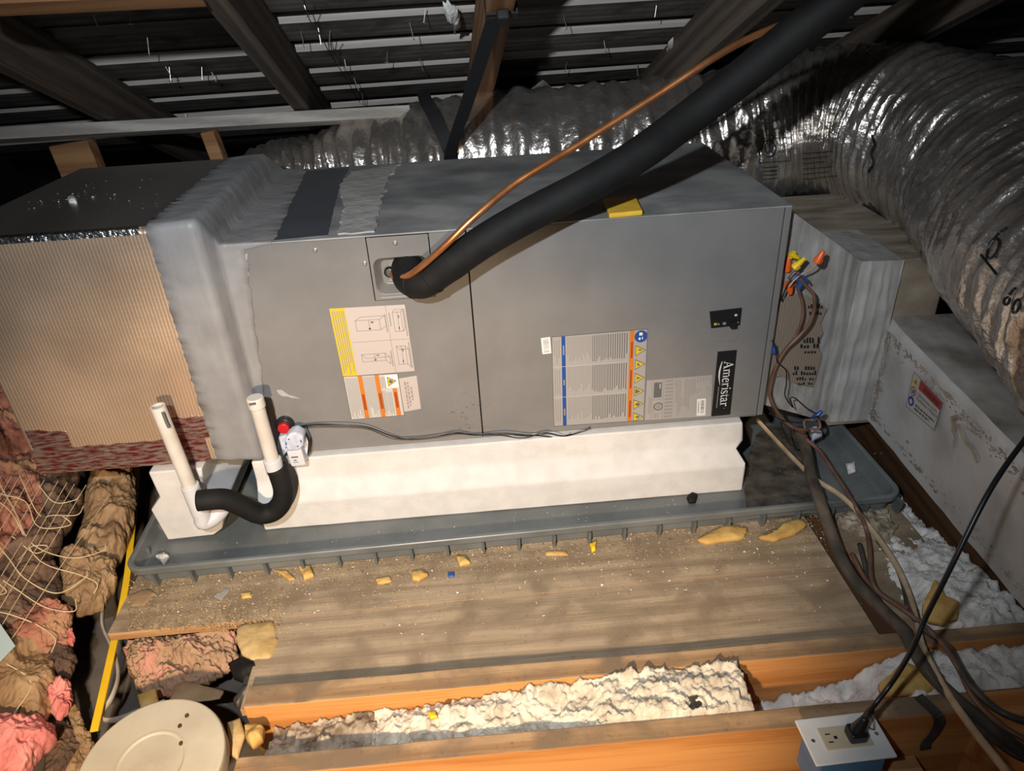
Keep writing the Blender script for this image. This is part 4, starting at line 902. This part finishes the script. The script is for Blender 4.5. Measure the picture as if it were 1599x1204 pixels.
cable('thermostat_cable', Y(.02,(1236,432),(1246,452),(1253,475),(1252,500),(1240,528),(1222,552),(1206,585),(1201,612),(1210,640),(1232,664),(1256,676)), .0031, 'cable_brown', 'brown cable nearest the cabinet edge')
cable('control_wire', Y(.0,(1205,530),(1212,548),(1214,565),(1227,578),(1228,598),(1226,618),(1238,636),(1234,622),(1242,622),(1258,636),(1275,646)), .0013, 'black', 'thin black wire hanging beside the brown cables', 'wire')
cable('control_wire', Y(-.01,(1201,645),(1222,656),(1250,660),(1266,654),(1277,650),(1280,660),(1278,668)), .0014, 'black', 'thin black wire trailing to the low blue nut', 'wire')
cable('control_wire', Y(.0,(1232,448),(1240,438),(1252,428),(1268,419),(1277,410)), .0016, 'cable_tan', 'thin tan wire leading to the lone orange nut', 'wire')
cable('control_wire', Y(.01,(1220,470),(1228,448),(1236,436),(1244,428)), .0016, 'black', 'short black wire below the yellow nuts', 'wire')
cable('control_wire', Y(.0,(1236,438),(1246,430),(1256,432),(1262,440)), .0018, 'blue', 'short blue wire among the wire nuts', 'wire')
cable('control_wire', Y(-.02,(1218,658),(1226,678),(1234,694),(1243,697)), .0013, 'black', 'thin black wire end dangling over the pan', 'wire')
co = P(1268,663,y=-.02); MB().tube([co+Vector((.017*math.cos(t),.006*math.sin(3*t),.015*math.sin(t))) for t in [k*.35 for k in range(46)]], .0028, 8).build('cable_coil', K['cable_brown'], smooth=True, label='small coil of brown wire hanging over the pan', cat='cable')
ZC = ZP+.012
def G(pts): return [P(a,b,z=z) for a,b,z in pts]
cable('flexible_conduit', G([(1248,672,-.10),(1258,700,-.105),(1266,740,-.11),(1283,790,-.115),(1305,850,-.150),(1330,900,-.160),(1370,945,-.155),(1410,985,-.130),(1425,1012,-.128),(1450,1050,-.13),(1490,1090,-.128),(1540,1130,-.125),(1610,1185,-.12)]), lambda t: .0125-.003*t, 'conduit', 'thick dusty black cable curving down from the pan', n=90)
cable('flat_cable', G([(1182,655,-.10),(1205,680,-.115),(1235,712,-.115),(1258,735,-.112),(1275,750,-.112),(1310,772,-.113),(1335,795,-.113),(1355,820,-.15),(1385,860,-.155),(1408,900,-.155),(1425,945,-.150),(1434,985,-.13),(1445,1020,-.125),(1475,1075,-.12),(1520,1140,-.10),(1580,1215,-.08)]), .0062, 'cable_tan', 'tan flat cable running from under the cabinet to the corner', n=90, flat=.55)
cable('brown_cable', G([(1258,685,-.09),(1280,705,-.10),(1300,735,-.105),(1320,765,-.105),(1338,795,-.11),(1352,825,-.15),(1358,860,-.155),(1360,900,-.155),(1372,925,-.15),(1400,945,-.15),(1440,975,-.13),(1475,1010,-.12),(1500,1050,-.12),(1520,1090,-.11),(1560,1130,-.10),(1610,1160,-.10)]), .0042, 'cable_brown', 'brown cable lying over the pan rim beside the tan one', n=90)
cable('brown_cable', G([(1330,865,-.16),(1352,905,-.16),(1380,930,-.16),(1412,948,-.155),(1432,955,-.15)]), .0042, 'cable_brown', 'short brown cable crossing the plywood corner')
cable('brown_cable', G([(1342,850,-.165),(1350,880,-.165),(1356,905,-.165),(1368,930,-.16),(1390,965,-.14),(1415,1000,-.13),(1450,1050,-.125),(1500,1110,-.12),(1570,1170,-.11),(1620,1195,-.11)]), .0044, 'cable_black', 'dark cable under the thick conduit')
cable('brown_cable', G([(1372,845,-.16),(1398,880,-.16),(1412,915,-.16),(1420,950,-.155),(1440,980,-.13),(1480,1010,-.128),(1500,1045,-.12),(1520,1075,-.11),(1560,1110,-.10),(1610,1130,-.10)]), .0055, 'cable_black', 'dark flat cable right of the tan cable')
# ================================================================== OUTLET, PLUG AND CORD
ZO = -.118
ob = thing('outlet_box', 'blue electrical box with a white cover plate fixed to the joist', 'outlet', P(1315,1160,z=ZO-.07))
oc = [P(a,b,z=ZO) for a,b in ((1243,1120.5),(1360,1112),(1393,1183),(1283,1196))]
o0, ex, ey = oc[3], (oc[2]-oc[3]), (oc[0]-oc[3]); ex.z = 0
ey = (ey-ex*ey.dot(ex)/ex.length_squared); ctr = sum(oc, Vector())/4; ux, uy = ex.normalized(), ey.normalized(); hx, hy = .0575, .0352
OB = lambda a, b, c: ctr+ux*a+uy*b+Vector((0,0,c))
m = MB(); m.obox(OB(0,0,-.002), ux*hx, uy*hy, Vector((0,0,.0025))); m.build('cover_plate', K['plate'], ob, bevel=.002)
m = MB(); m.obox(OB(.0,-.002,-.045), ux*.047, uy*.028, Vector((0,0,.040))); m.build('box_body', K['blue_box'], ob, bevel=.003)
rc_ = MB().obox(OB(0,0,.0012), ux*.0335, uy*.0165, Vector((0,0,.0014))).build('receptacle', K['ivory'], ob, bevel=.001)
for sx in (-.019, .019):
    for dx, dy, w_, h_ in ((-.004,.006,.0008,.0035),(-.004,-.006,.0008,.0035),(.005,0,.0022,.0022)):
        MB().obox(OB(sx+dx,dy,.00275), ux*(h_ if w_ < .001 else w_), uy*(w_ if w_ < .001 else h_), Vector((0,0,.0002))).build('slot', K['black'], rc_)
for a, b in ((-.046,0),(.046,.0)): MB().lathe(OB(a,b,.0004), (0,0,1), [(.003,0),(.0028,.0008),(0,.001)], 10).build('screw', K['screw'], ob)
pc = thing('power_cord', 'black power cord plugged into the white outlet', 'power cord', OB(.02,0,.003))
p0 = P(1338,1142,z=ZO+.016); up_ = Vector((.35,.25,.9)).normalized()
m = MB().obox(p0-Vector((0,0,.004)), ux*.0125, uy*.0115, Vector((0,0,.009))); m.build('plug_base', K['black'], pc, bevel=.004, seg=3)
tip = P(1352,1120,z=ZO+.042); 
MB().tube(spl([p0, p0.lerp(tip,.5), tip],8), (.0115,.005), 14).build('plug_body', K['black'], pc, smooth=True)
cz = G([(1352,1120,ZO+.042),(1366,1100,ZO+.07),(1395,1062,-.02),(1425,1012,.05),(1445,965,.09),(1470,915,.14),(1500,855,.19),(1535,785,.24),(1565,735,.27),(1605,680,.30),(1650,620,.33)])
MB().tube(spl(cz, 80), lambda t: .0034+.0016*(t < .07), 10).build('cord', K['black'], pc, smooth=True)
MB().tube(spl([p0+ux*.012+Vector((0,0,.01)), p0+ux*.024+uy*.0, p0+ux*.026+uy*.012+Vector((0,0,.01)), tip+ux*.006],16), .0007, 5).build('tie', K['black'], pc)

# ================================================================== INSULATION, SCRAPS AND DEBRIS
# left heap of batts: they lie against each other on a slope that rises to the left
HN = Vector((.5,-.12,.86)).normalized(); HO = Vector((-.80,-.20,-.20))
def hp_(o): return (HO+HN*o, HN)
def batt(name, pix, off, th, mt, label, cat='insulation', **kw):
    k = dict(rings=40, seg=240, amp=.45, freq=17, edge=.12, power=2.6, crease=.007, cfreq=20, fine=.0035); k.update(kw)
    return lump(PX(pix, n=hp_(off)), None, HN, th, **k).build(name, K[mt], smooth=True, label=label, cat=cat, group='insulation batts heaped on the left')
batt('insulation_batt', [(-120,560),(20,540),(40,620),(55,680),(60,740),(-20,790),(-140,760)], -.05, .10, 'batt', 'dusty pink batt at the left edge below the foil box')
batt('insulation_batt', [(-140,720),(60,715),(100,760),(95,820),(40,880),(-20,930),(-140,960)], -.02, .06, 'batt', 'pink batt with brown paper under the net, far left')
batt('insulation_batt', [(55,740),(120,735),(130,790),(100,850),(60,900),(-10,945),(-30,920),(30,860),(70,800)], .0, .06, 'kraft_dark', 'folded brown paper-faced batt in the middle of the heap')
batt('insulation_batt', [(140,735),(205,728),(214,770),(205,830),(190,880),(165,905),(115,890),(120,830)], -.02, .065, 'kraft', 'rolled tan paper batt upright beside the pan corner')
batt('insulation_batt', [(95,870),(140,860),(178,880),(178,920),(160,955),(120,965),(90,935)], .0, .055, 'kraft', 'tan paper batt end in front of the upright roll')
batt('insulation_batt', [(-140,930),(20,890),(85,880),(100,925),(85,970),(20,990),(-40,1010),(-140,1020)], .015, .045, 'kraft_dark', 'dark dusty paper batt across the left of the heap')
batt('insulation_batt', [(15,960),(70,940),(110,955),(115,990),(105,1020),(60,1030),(20,1010)], .03, .035, 'batt', 'pink-brown batt scrap under the lower end of the net')
batt('insulation_batt', [(-80,1010),(20,985),(60,1000),(85,1040),(95,1090),(75,1135),(0,1140),(-90,1140)], .025, .04, 'kraft', 'tan torn paper facing above the pink wool')
batt('insulation_batt', [(60,1000),(105,1000),(122,1035),(108,1062),(80,1055),(60,1035)], .02, .03, 'kraft_dark', 'dark paper fold beside the torn tan facing')
batt('insulation_batt', [(68,1078),(85,1062),(108,1072),(112,1098),(106,1120),(90,1128),(76,1110)], .035, .035, 'pink', 'tuft of clean pink wool bursting from torn paper', amp=.7, freq=40)
batt('insulation_batt', [(-120,1122),(0,1122),(50,1128),(86,1140),(84,1165),(60,1190),(40,1225),(-120,1260)], .03, .055, 'pink', 'bright pink wool batt in the lower left corner', freq=24, amp=.35)
batt('kraft_sheet', [(78,1130),(100,1120),(135,1165),(148,1190),(120,1225),(60,1235),(70,1180)], -.03, .018, 'kraft_dark', 'dark creased paper sheet right of the pink wool', 'paper')
batt('kraft_sheet', [(102,1105),(118,1100),(150,1180),(146,1200),(110,1225),(85,1235),(130,1185)], -.02, .015, 'kraft', 'brown paper edge beside the beige lid', 'paper')
q = PX([(-90,960),(0,975),(24,1010),(0,1035),(-90,1060)], n=hp_(.075)); MB().prism(q, HN*.004).build('plastic_sheet', K['pale_blue'], bevel=.001, label='pale blue sheet corner at the left edge', cat='sheet')
# orange fibre knot
batt('insulation_batt', [(104,988),(112,984),(118,998),(114,1010),(106,1004)], .055, .012, 'orange' if False else 'pink', 'small vivid pink wad at the end of the netted batts', amp=.6, freq=60)
# netting draped over the batts
net = thing('straw_netting', 'straw-coloured string netting draped over the left batts', 'netting', HO)
def hs(a, b): 
    p = P(a,b,n=hp_(.07)); return p+HN*.012*fbm(p*9,2)
wf = [[(-20,770),(20,800),(60,870),(125,900),(150,915),(146,930)], [(-20,725),(20,790),(50,845),(110,870),(160,860),(165,850)], [(-20,830),(12,870),(40,905),(90,925),(132,905),(135,895)], [(-20,890),(20,915),(70,945),(115,955),(118,935)], [(-20,950),(20,960),(60,975),(85,1000),(80,1020)], [(0,770),(40,782),(55,815),(75,825),(110,820),(95,805)], [(30,745),(60,800),(85,805),(120,805),(130,792)], [(60,760),(85,785),(115,783),(125,775)], [(20,835),(55,860),(75,850),(50,850),(30,872)], [(0,910),(10,922),(-10,930)], [(10,1035),(40,1055),(48,1075),(25,1110),(10,1140)]]
for pl in wf: MB().tube(spl([hs(a,b) for a,b in pl], 40), .0010, 5).build('weft_string', K['net'], net)
for i in range(19):
    x0 = -170+i*17.5; x0 += 5*math.sin(i*1.3); L_ = 330-8*abs(i-9)
    a0 = (x0+150, 742+2*i); a1 = (x0+150-.52*L_, 742+2*i+L_*.86)
    if a0[0] > 170: continue
    if a0[0] > 150: k_ = (a0[0]-150)/(.52*L_); a0 = (150+25*math.sin(i*2.1), a0[1]+L_*.86*k_)
    MB().tube(spl([hs(a0[0]+(a1[0]-a0[0])*t, a0[1]+(a1[1]-a0[1])*t) for t in (0,.25,.5,.75,1)], 30), .0007, 5).build('warp_string', K['net'], net)
# yellow band and cables beside the heap
yb_ = [P(215,715,z=-.185), P(212,760,z=-.195), P(198,905,z=-.20), P(170,1040,z=-.21), P(147,1142,z=-.225)]
MB().ribbon(spl(yb_,30), .013, .005, (1,.25,0)).build('yellow_cable', K['yellow'], bevel=.001, label='flat yellow cable running down left of the pan', cat='cable')
cable('flat_cable', [P(a,b,z=z) for a,b,z in ((192,800,-.21),(176,880,-.22),(163,940,-.225),(160,975,-.225),(172,1005,-.225),(182,1030,-.23),(184,1060,-.235),(174,1090,-.235),(160,1112,-.24),(164,1124,-.24),(185,1123,-.235),(225,1108,-.225),(258,1096,-.22))], .0065, 'cable_white', 'dusty white flat cable beside the yellow one', flat=.5)
# hole at the end of the decking: dirty wool, paper and scraps
lump(PX([(205,990),(260,988),(340,985),(372,990),(372,1030),(350,1062),(300,1075),(262,1092),(228,1098),(212,1070),(200,1030)], z=-.262), None, (0,0,1), .050, 44, 300, amp=.5, freq=26, edge=.14, power=3.5, crease=.007, cfreq=42, fine=.007).build('wool_clump', K['pink_dirty'], smooth=True, label='dirty pink wool clump in the gap below the plywood edge', cat='insulation')
def scrap(name, pix, z, th, mt, label, cat='scrap', tilt=(0,0,1), **kw):
    k = dict(rings=6, seg=44, amp=.3, freq=40, edge=.06, power=4); k.update(kw)
    return lump(PX(pix, z=z), None, tilt, th, **k).build(name, K[mt], smooth=True, label=label, cat=cat)
scrap('foam_slab', [(370,985),(382,978),(430,972),(437,1005),(425,1032),(395,1036),(378,1025),(368,1000)], -.184, .014, 'foam_tan', 'thick tan foam slab beside the plywood step', 'foam piece')
scrap('foam_slab', [(216,1090),(245,1078),(250,1100),(222,1112)], -.215, .014, 'foam_yellow', 'pale yellow foam chunk above the beige lid', 'foam piece')
scrap('kraft_sheet', [(270,1072),(290,1064),(352,1080),(345,1092),(300,1098),(262,1106)], -.212, .004, 'kraft', 'folded brown paper strip behind the beige lid', 'paper')
scrap('rubber_scrap', [(358,1042),(372,1034),(400,1040),(425,1042),(424,1056),(402,1058),(380,1068),(366,1062)], -.20, .022, 'rubber', 'crumpled black rubber scrap at the end of the joist', 'scrap')
scrap('rubber_scrap', [(385,1060),(420,1052),(418,1075),(390,1095),(372,1108),(365,1100),(380,1080)], -.205, .018, 'cable_black', 'grey plastic wad below the black rubber scrap', 'scrap', amp=.6)
scrap('kraft_sheet', [(355,1130),(376,1122),(385,1150),(372,1188),(360,1180)], -.20, .01, 'foam_tan', 'olive foam wedge between the lid and the joist', 'foam piece')
scrap('wool_clump', [(383,1138),(398,1132),(415,1140),(412,1160),(396,1172),(386,1160)], -.17, .018, 'foam_yellow', 'yellow wool tuft at the end of the joist bay', 'insulation', amp=.6)
# beige round lid
lc = P(236,1194,z=-.150); ln = Vector((.02,-.10,1)).normalized(); rad = .106
ld = thing('round_lid', 'round beige plastic lid in the lower left corner', 'lid', lc)
MB().lathe(lc-ln*.03, ln, [(rad*.99,0),(rad,.024),(rad*.985,.030),(rad*.95,.032),(rad*.50,.0325),(rad*.48,.0335),(rad*.45,.0335),(rad*.43,.0315),(.0,.034)], 64).build('lid_disc', K['lid'], ld, smooth=False, bevel=.001)
for a, b in ((292,1118),(281,1134),(283,1161)): MB().lathe(P(a,b,n=(lc+ln*.002,ln)), ln, [(.0035,0),(.003,.002),(0,.0022)], 10).build('lid_screw', K['joist_dark'], ld)
# blown wool between the joists and along the right
def blown(pix, z, th, mt, label, **kw):
    k = dict(rings=34, seg=300, amp=.35, freq=22, edge=.08, power=3.2, pop=.012, popf=70); k.update(kw)
    return lump(PX(pix, z=z), None, (0,0,1), th, **k).build('blown_insulation', K[mt], smooth=True, label=label, cat='insulation', kind='stuff')
def strip_wool(x0, x1, z0f, ya, yb, mt, label, step=.0026, seed=0):
    nx, ny = int((x1-x0)/step), int((yb(x0)-ya(x0))/step); vs_, fs_ = [], []
    for i in range(nx+1):
        x = x0+(x1-x0)*i/nx; y0, y1 = ya(x), yb(x)
        for j in range(ny+1):
            y = y0+(y1-y0)*j/ny; h_ = z0f(x, j/ny)
            wx, wy = x+.008*fbm((x*40,y*40,3+seed),3), y+.008*fbm((x*40,y*40,8+seed),3); pc_ = popcorn((wx*40+seed,wy*40,1))*.010+popcorn((wx*105,wy*105+seed,4))*.008+.008*fbm((x*38,y*38,seed),5)+.004*fbm((x*170,y*170,seed),4)
            vs_.append((x,y,h_+pc_))
    for i in range(nx):
        for j in range(ny): fs_.append((i*(ny+1)+j,(i+1)*(ny+1)+j,(i+1)*(ny+1)+j+1,i*(ny+1)+j+1))
    n0 = len(vs_)
    for i in range(nx+1):
        for j in (0, ny): p = vs_[i*(ny+1)+j]; vs_.append((p[0],p[1],-.33))
    for i in range(nx):
        fs_.append((i*(ny+1), n0+2*i, n0+2*i+2, (i+1)*(ny+1))); fs_.append(((i+1)*(ny+1)+ny, n0+2*i+3, n0+2*i+1, i*(ny+1)+ny))
    for i, fl in ((0,False),(nx,True)):
        f_ = [i*(ny+1)+j for j in range(ny+1)]+[n0+2*i+1, n0+2*i]; fs_.append(tuple(f_))
    return MB().add(vs_, fs_).build('blown_insulation', K[mt], smooth=True, label=label, cat='insulation', kind='stuff')
j1 = lambda x: P(850,1062,z=-.15).y+(P(1396,1012,z=-.15).y-P(850,1062,z=-.15).y)*(x-P(850,1062,z=-.15).x)/(P(1396,1012,z=-.15).x-P(850,1062,z=-.15).x)
j2 = lambda x: P(367,1183,z=-.15).y+(P(1216,1106,z=-.15).y-P(367,1183,z=-.15).y)*(x-P(367,1183,z=-.15).x)/(P(1216,1106,z=-.15).x-P(367,1183,z=-.15).x)
def hz(x, t):
    base = -.204+.040*max(0,min(1,(x+.35)/.50)); 
    if x > .13: base += .012*min(1,(x-.13)/.08)
    return base + .012*fbm((x*6,t*2,9),2) + .004*t*(x > -.1)
strip_wool(-.37, -.20, hz, lambda x: j2(x)+.003, lambda x: j1(x)-.003, 'blown_dirty', 'brown dusty wool at the left end of the joist bay', seed=2)
strip_wool(-.205, .385, hz, lambda x: j2(x)+.003, lambda x: j1(x)-.003, 'blown', 'cream blown wool filling the bay between two joists')
strip_wool(.385, 1.25, lambda x, t: -.265+.05*max(0,min(1,(x-.42)/.2))+.012*fbm((x*9,t*2,2),2)+.045*max(0,min(1,(x-.58)/.06)), lambda x: j2(x)+.003, lambda x: j1(x)-.003, 'blown_white', 'grey-white blown wool in the joist bay behind the outlet', step=.0042, seed=4)
strip_wool(.71, .90, lambda x, t: -.200+.045*min(1,max(0,(x-.72)/.06))*(.6+.4*math.sin(t*5+1))-.02*t, lambda x: -.455, lambda x: .02, 'blown_white', 'white blown wool between the pan corner and the dark timber', step=.0042, seed=8)
blown([(1300,790),(1345,780),(1372,795),(1400,830),(1380,850),(1330,840),(1305,822)], -.19, .018, 'blown_dirty', 'dirty wool tufts against the right pan rim', rings=20, seg=160)
scrap('fibre_tuft', [(1440,945),(1458,908),(1475,935),(1498,945),(1494,970),(1470,978),(1440,972)], -.135, .014, 'foam_yellow', 'yellow fibre tuft in the white wool beside the cables', 'insulation', amp=.6)
scrap('foam_slab', [(1372,1070),(1408,1040),(1440,1048),(1476,1060),(1470,1080),(1420,1088),(1375,1092)], -.165, .018, 'foam_yellow', 'yellow wool slab under the power cord', 'insulation')
scrap('green_scrap', [(1074,1090),(1096,1084),(1104,1108),(1076,1112)], -.146, .004, 'cable_black', 'dark green-grey scrap on the cream wool', 'scrap', amp=.1)
scrap('foam_chip', [(988,1100),(1000,1098),(998,1120),(988,1122)], -.150, .008, 'yellow', 'bright yellow chip in the cream wool', 'foam chip', seg=20)
scrap('foam_chip', [(668,1114),(680,1112),(684,1122),(672,1124)], -.168, .006, 'yellow', 'tiny yellow chip in the cream wool, further left', 'foam chip', seg=20)
yj = lambda x: P(481,1204,z=-.15).y+(P(1237,1136,z=-.15).y-P(481,1204,z=-.15).y)*(x-P(481,1204,z=-.15).x)/(P(1237,1136,z=-.15).x-P(481,1204,z=-.15).x)
q = P(1464,1118,z=-.15); MB().ribbon(spl([(q.x-.012,yj(q.x)+.03,-.146),(q.x,yj(q.x)-.004,-.149),(q.x+.003,yj(q.x)-.006,-.18),(q.x-.004,yj(q.x)-.005,-.21),(q.x-.003,yj(q.x)-.006,-.225)],20), .016, .002, (1,0,0)).build('tape_strip', K['cable_black'], label='grey cloth strip hanging over the near joist, right of outlet', cat='strip')
q = P(1415,1192,z=-.23); MB().box((q.x-.10,q.y-.10,-.25),(q.x+.02,q.y+.012,-.23)).build('wood_block', K['ply_edge'], bevel=.002, label='pale wood offcut below the near joist, right of outlet', cat='block')
# yellow foam chips along the pan, crumbs on the plywood
chips = [([(1088,846),(1112,832),(1140,822),(1168,828),(1160,844),(1130,848),(1105,852)],.012,'longest yellow foam chip against the pan, below the foam riser end'), ([(1184,842),(1205,838),(1222,820),(1250,812),(1262,822),(1240,838),(1205,848)],.012,'yellow foam chip against the pan nearest the cables'), ([(466,888),(485,886),(492,902),(476,908)],.012,'yellow foam chip at the pan near the left plywood end'), ([(430,892),(448,892),(462,906),(452,908)],.006,'thin yellow sliver beside the leftmost foam chip'), ([(712,872),(728,872),(736,882),(718,886)],.010,'small orange-yellow chip under the middle pan ribs'), ([(642,896),(658,892),(670,900),(655,910),(644,908)],.010,'yellow chip lying out on the plywood, rounded'), ([(586,906),(610,902),(612,910),(590,914)],.006,'flat yellow chip left of the rounded one'), ([(376,928),(392,926),(394,934),(378,936)],.005,'tiny yellow chip near the plywood step'), ([(920,852),(932,848),(930,862),(924,864)],.010,'bright yellow plug standing against the pan'), ([(851,862),(885,862),(888,868),(852,868)],.004,'flat orange splinter below the pan ribs'), ([(1322,780),(1340,776),(1344,786),(1330,790)],.006,'amber foam chip in the wool by the pan corner')]
for i, (pix, th, lab) in enumerate(chips): scrap('foam_chip', pix, ZP if i < 10 else -.165, th, 'yellow' if i == 8 else 'foam_yellow', lab, 'foam chip', seg=26)
scrap('card_scrap', [(334,932),(352,918),(360,920),(346,938)], ZP, .002, 'label_grey', 'grey card scrap on the left of the plywood', 'scrap', amp=0)
scrap('card_scrap', [(200,930),(232,920),(244,926),(226,946),(204,948)], ZP, .004, 'kraft', 'brown paper scrap at the left plywood corner', 'scrap', amp=.1)
scrap('blue_scrap', [(699,895),(710,894),(710,901),(700,902)], ZP, .004, 'blue', 'tiny blue scrap on the plywood', 'scrap')
scrap('foam_chip', [(1072,779),(1080,772),(1090,775),(1086,786),(1076,787)], ZF, .010, 'rubber', 'black rubber bit on the pan floor', 'scrap', seg=20)
scrap('paper_wad', [(244,872),(258,864),(266,872),(256,884)], -.163, .012, 'blown_white', 'white wad in the left corner of the pan', 'scrap', amp=.5)
scrap('paper_wad', [(1261,674),(1278,670),(1284,682),(1268,690)], -.11, .012, 'clear_plastic', 'bluish-white wad hanging below the brown coil', 'scrap', amp=.6)
scrap('paper_wad', [(1320,728),(1334,724),(1336,738),(1324,742)], -.163, .010, 'blown_white', 'white wool bit on the right of the pan', 'scrap', amp=.6)
def crumbs(n, fn, zb, name, mt, label, rmin=.0006, rmax=.0026, parent=None):
    m = MB(); rs = random.Random(n)
    for i in range(n):
        a, b = fn(rs); p = P(a, b, z=zb); r = rmin+(rmax-rmin)*rs.random()**3
        vs_ = [p+Vector((r*rs.uniform(-1,1), r*rs.uniform(-1,1), r*rs.uniform(0,1))) for _ in range(4)]
        m.add(vs_, [(0,1,2),(0,2,3),(0,3,1),(1,3,2)])
    return m.build(name, K[mt], parent, label=label, cat='debris' if not parent else None, kind='stuff')
edge = lambda a: 905-(a-200)*.098
crumbs(7000, lambda r: (lambda a: (a, edge(a)+abs(r.gauss(0,26))+4))(r.uniform(200,1290)), ZP, 'wool_crumbs', 'crumb_tan', 'tan crumbs strewn on the plywood along the pan', .0008, .0036)
crumbs(1900, lambda r: (lambda a: (a, edge(a)+abs(r.gauss(0,55))+6))(r.uniform(220,1320)), ZP, 'wool_crumbs', 'crumb', 'pale crumbs scattered over the plywood deck', .0005, .0030)
crumbs(4200, lambda r: (r.uniform(200,440), 985-abs(r.gauss(0,34))), ZP, 'wool_crumbs', 'crumb_tan', 'thick tan crumbs at the left plywood corner', .0008, .0036)
crumbs(900, lambda r: (r.gauss(900,260), r.gauss(940,30)), ZP, 'dust_specks', 'crumb_tan', 'dust specks on the open plywood', .0005, .0022)
crumbs(260, lambda r: (lambda a: (a, 838-(a-450)*.085+r.uniform(-8,18)))(r.uniform(330,1150)), -.1632, 'pan_specks', 'crumb', 'white specks on the pan floor', .0005, .0022)
crumbs(60, lambda r: (r.gauss(262,10), r.gauss(872,8)), -.1632, 'pan_specks', 'kraft', 'brown bits in the left corner of the pan', .001, .005)
crumbs(80, lambda r: (lambda a: (a, r.uniform(max(268, 322-a*.32)+6, 328)))(r.uniform(45,260)), DZ1+.0006, 'plenum_specks', 'crumb', 'white specks on top of the foil box', .0008, .0036)
crumbs(140, lambda r: (r.uniform(1200,1380), r.uniform(690,790)), -.1632, 'pan_specks', 'crumb', 'pale specks on the right end of the pan', .0005, .002)
lump(PX([(106,310),(114,306),(122,312),(120,318),(108,318)], z=DZ1), None, (0,0,1), .008, 5, 24, amp=.5).build('wool_bit', K['blown_white'], smooth=True, label='white wool bit on top of the foil box', cat='fluff')
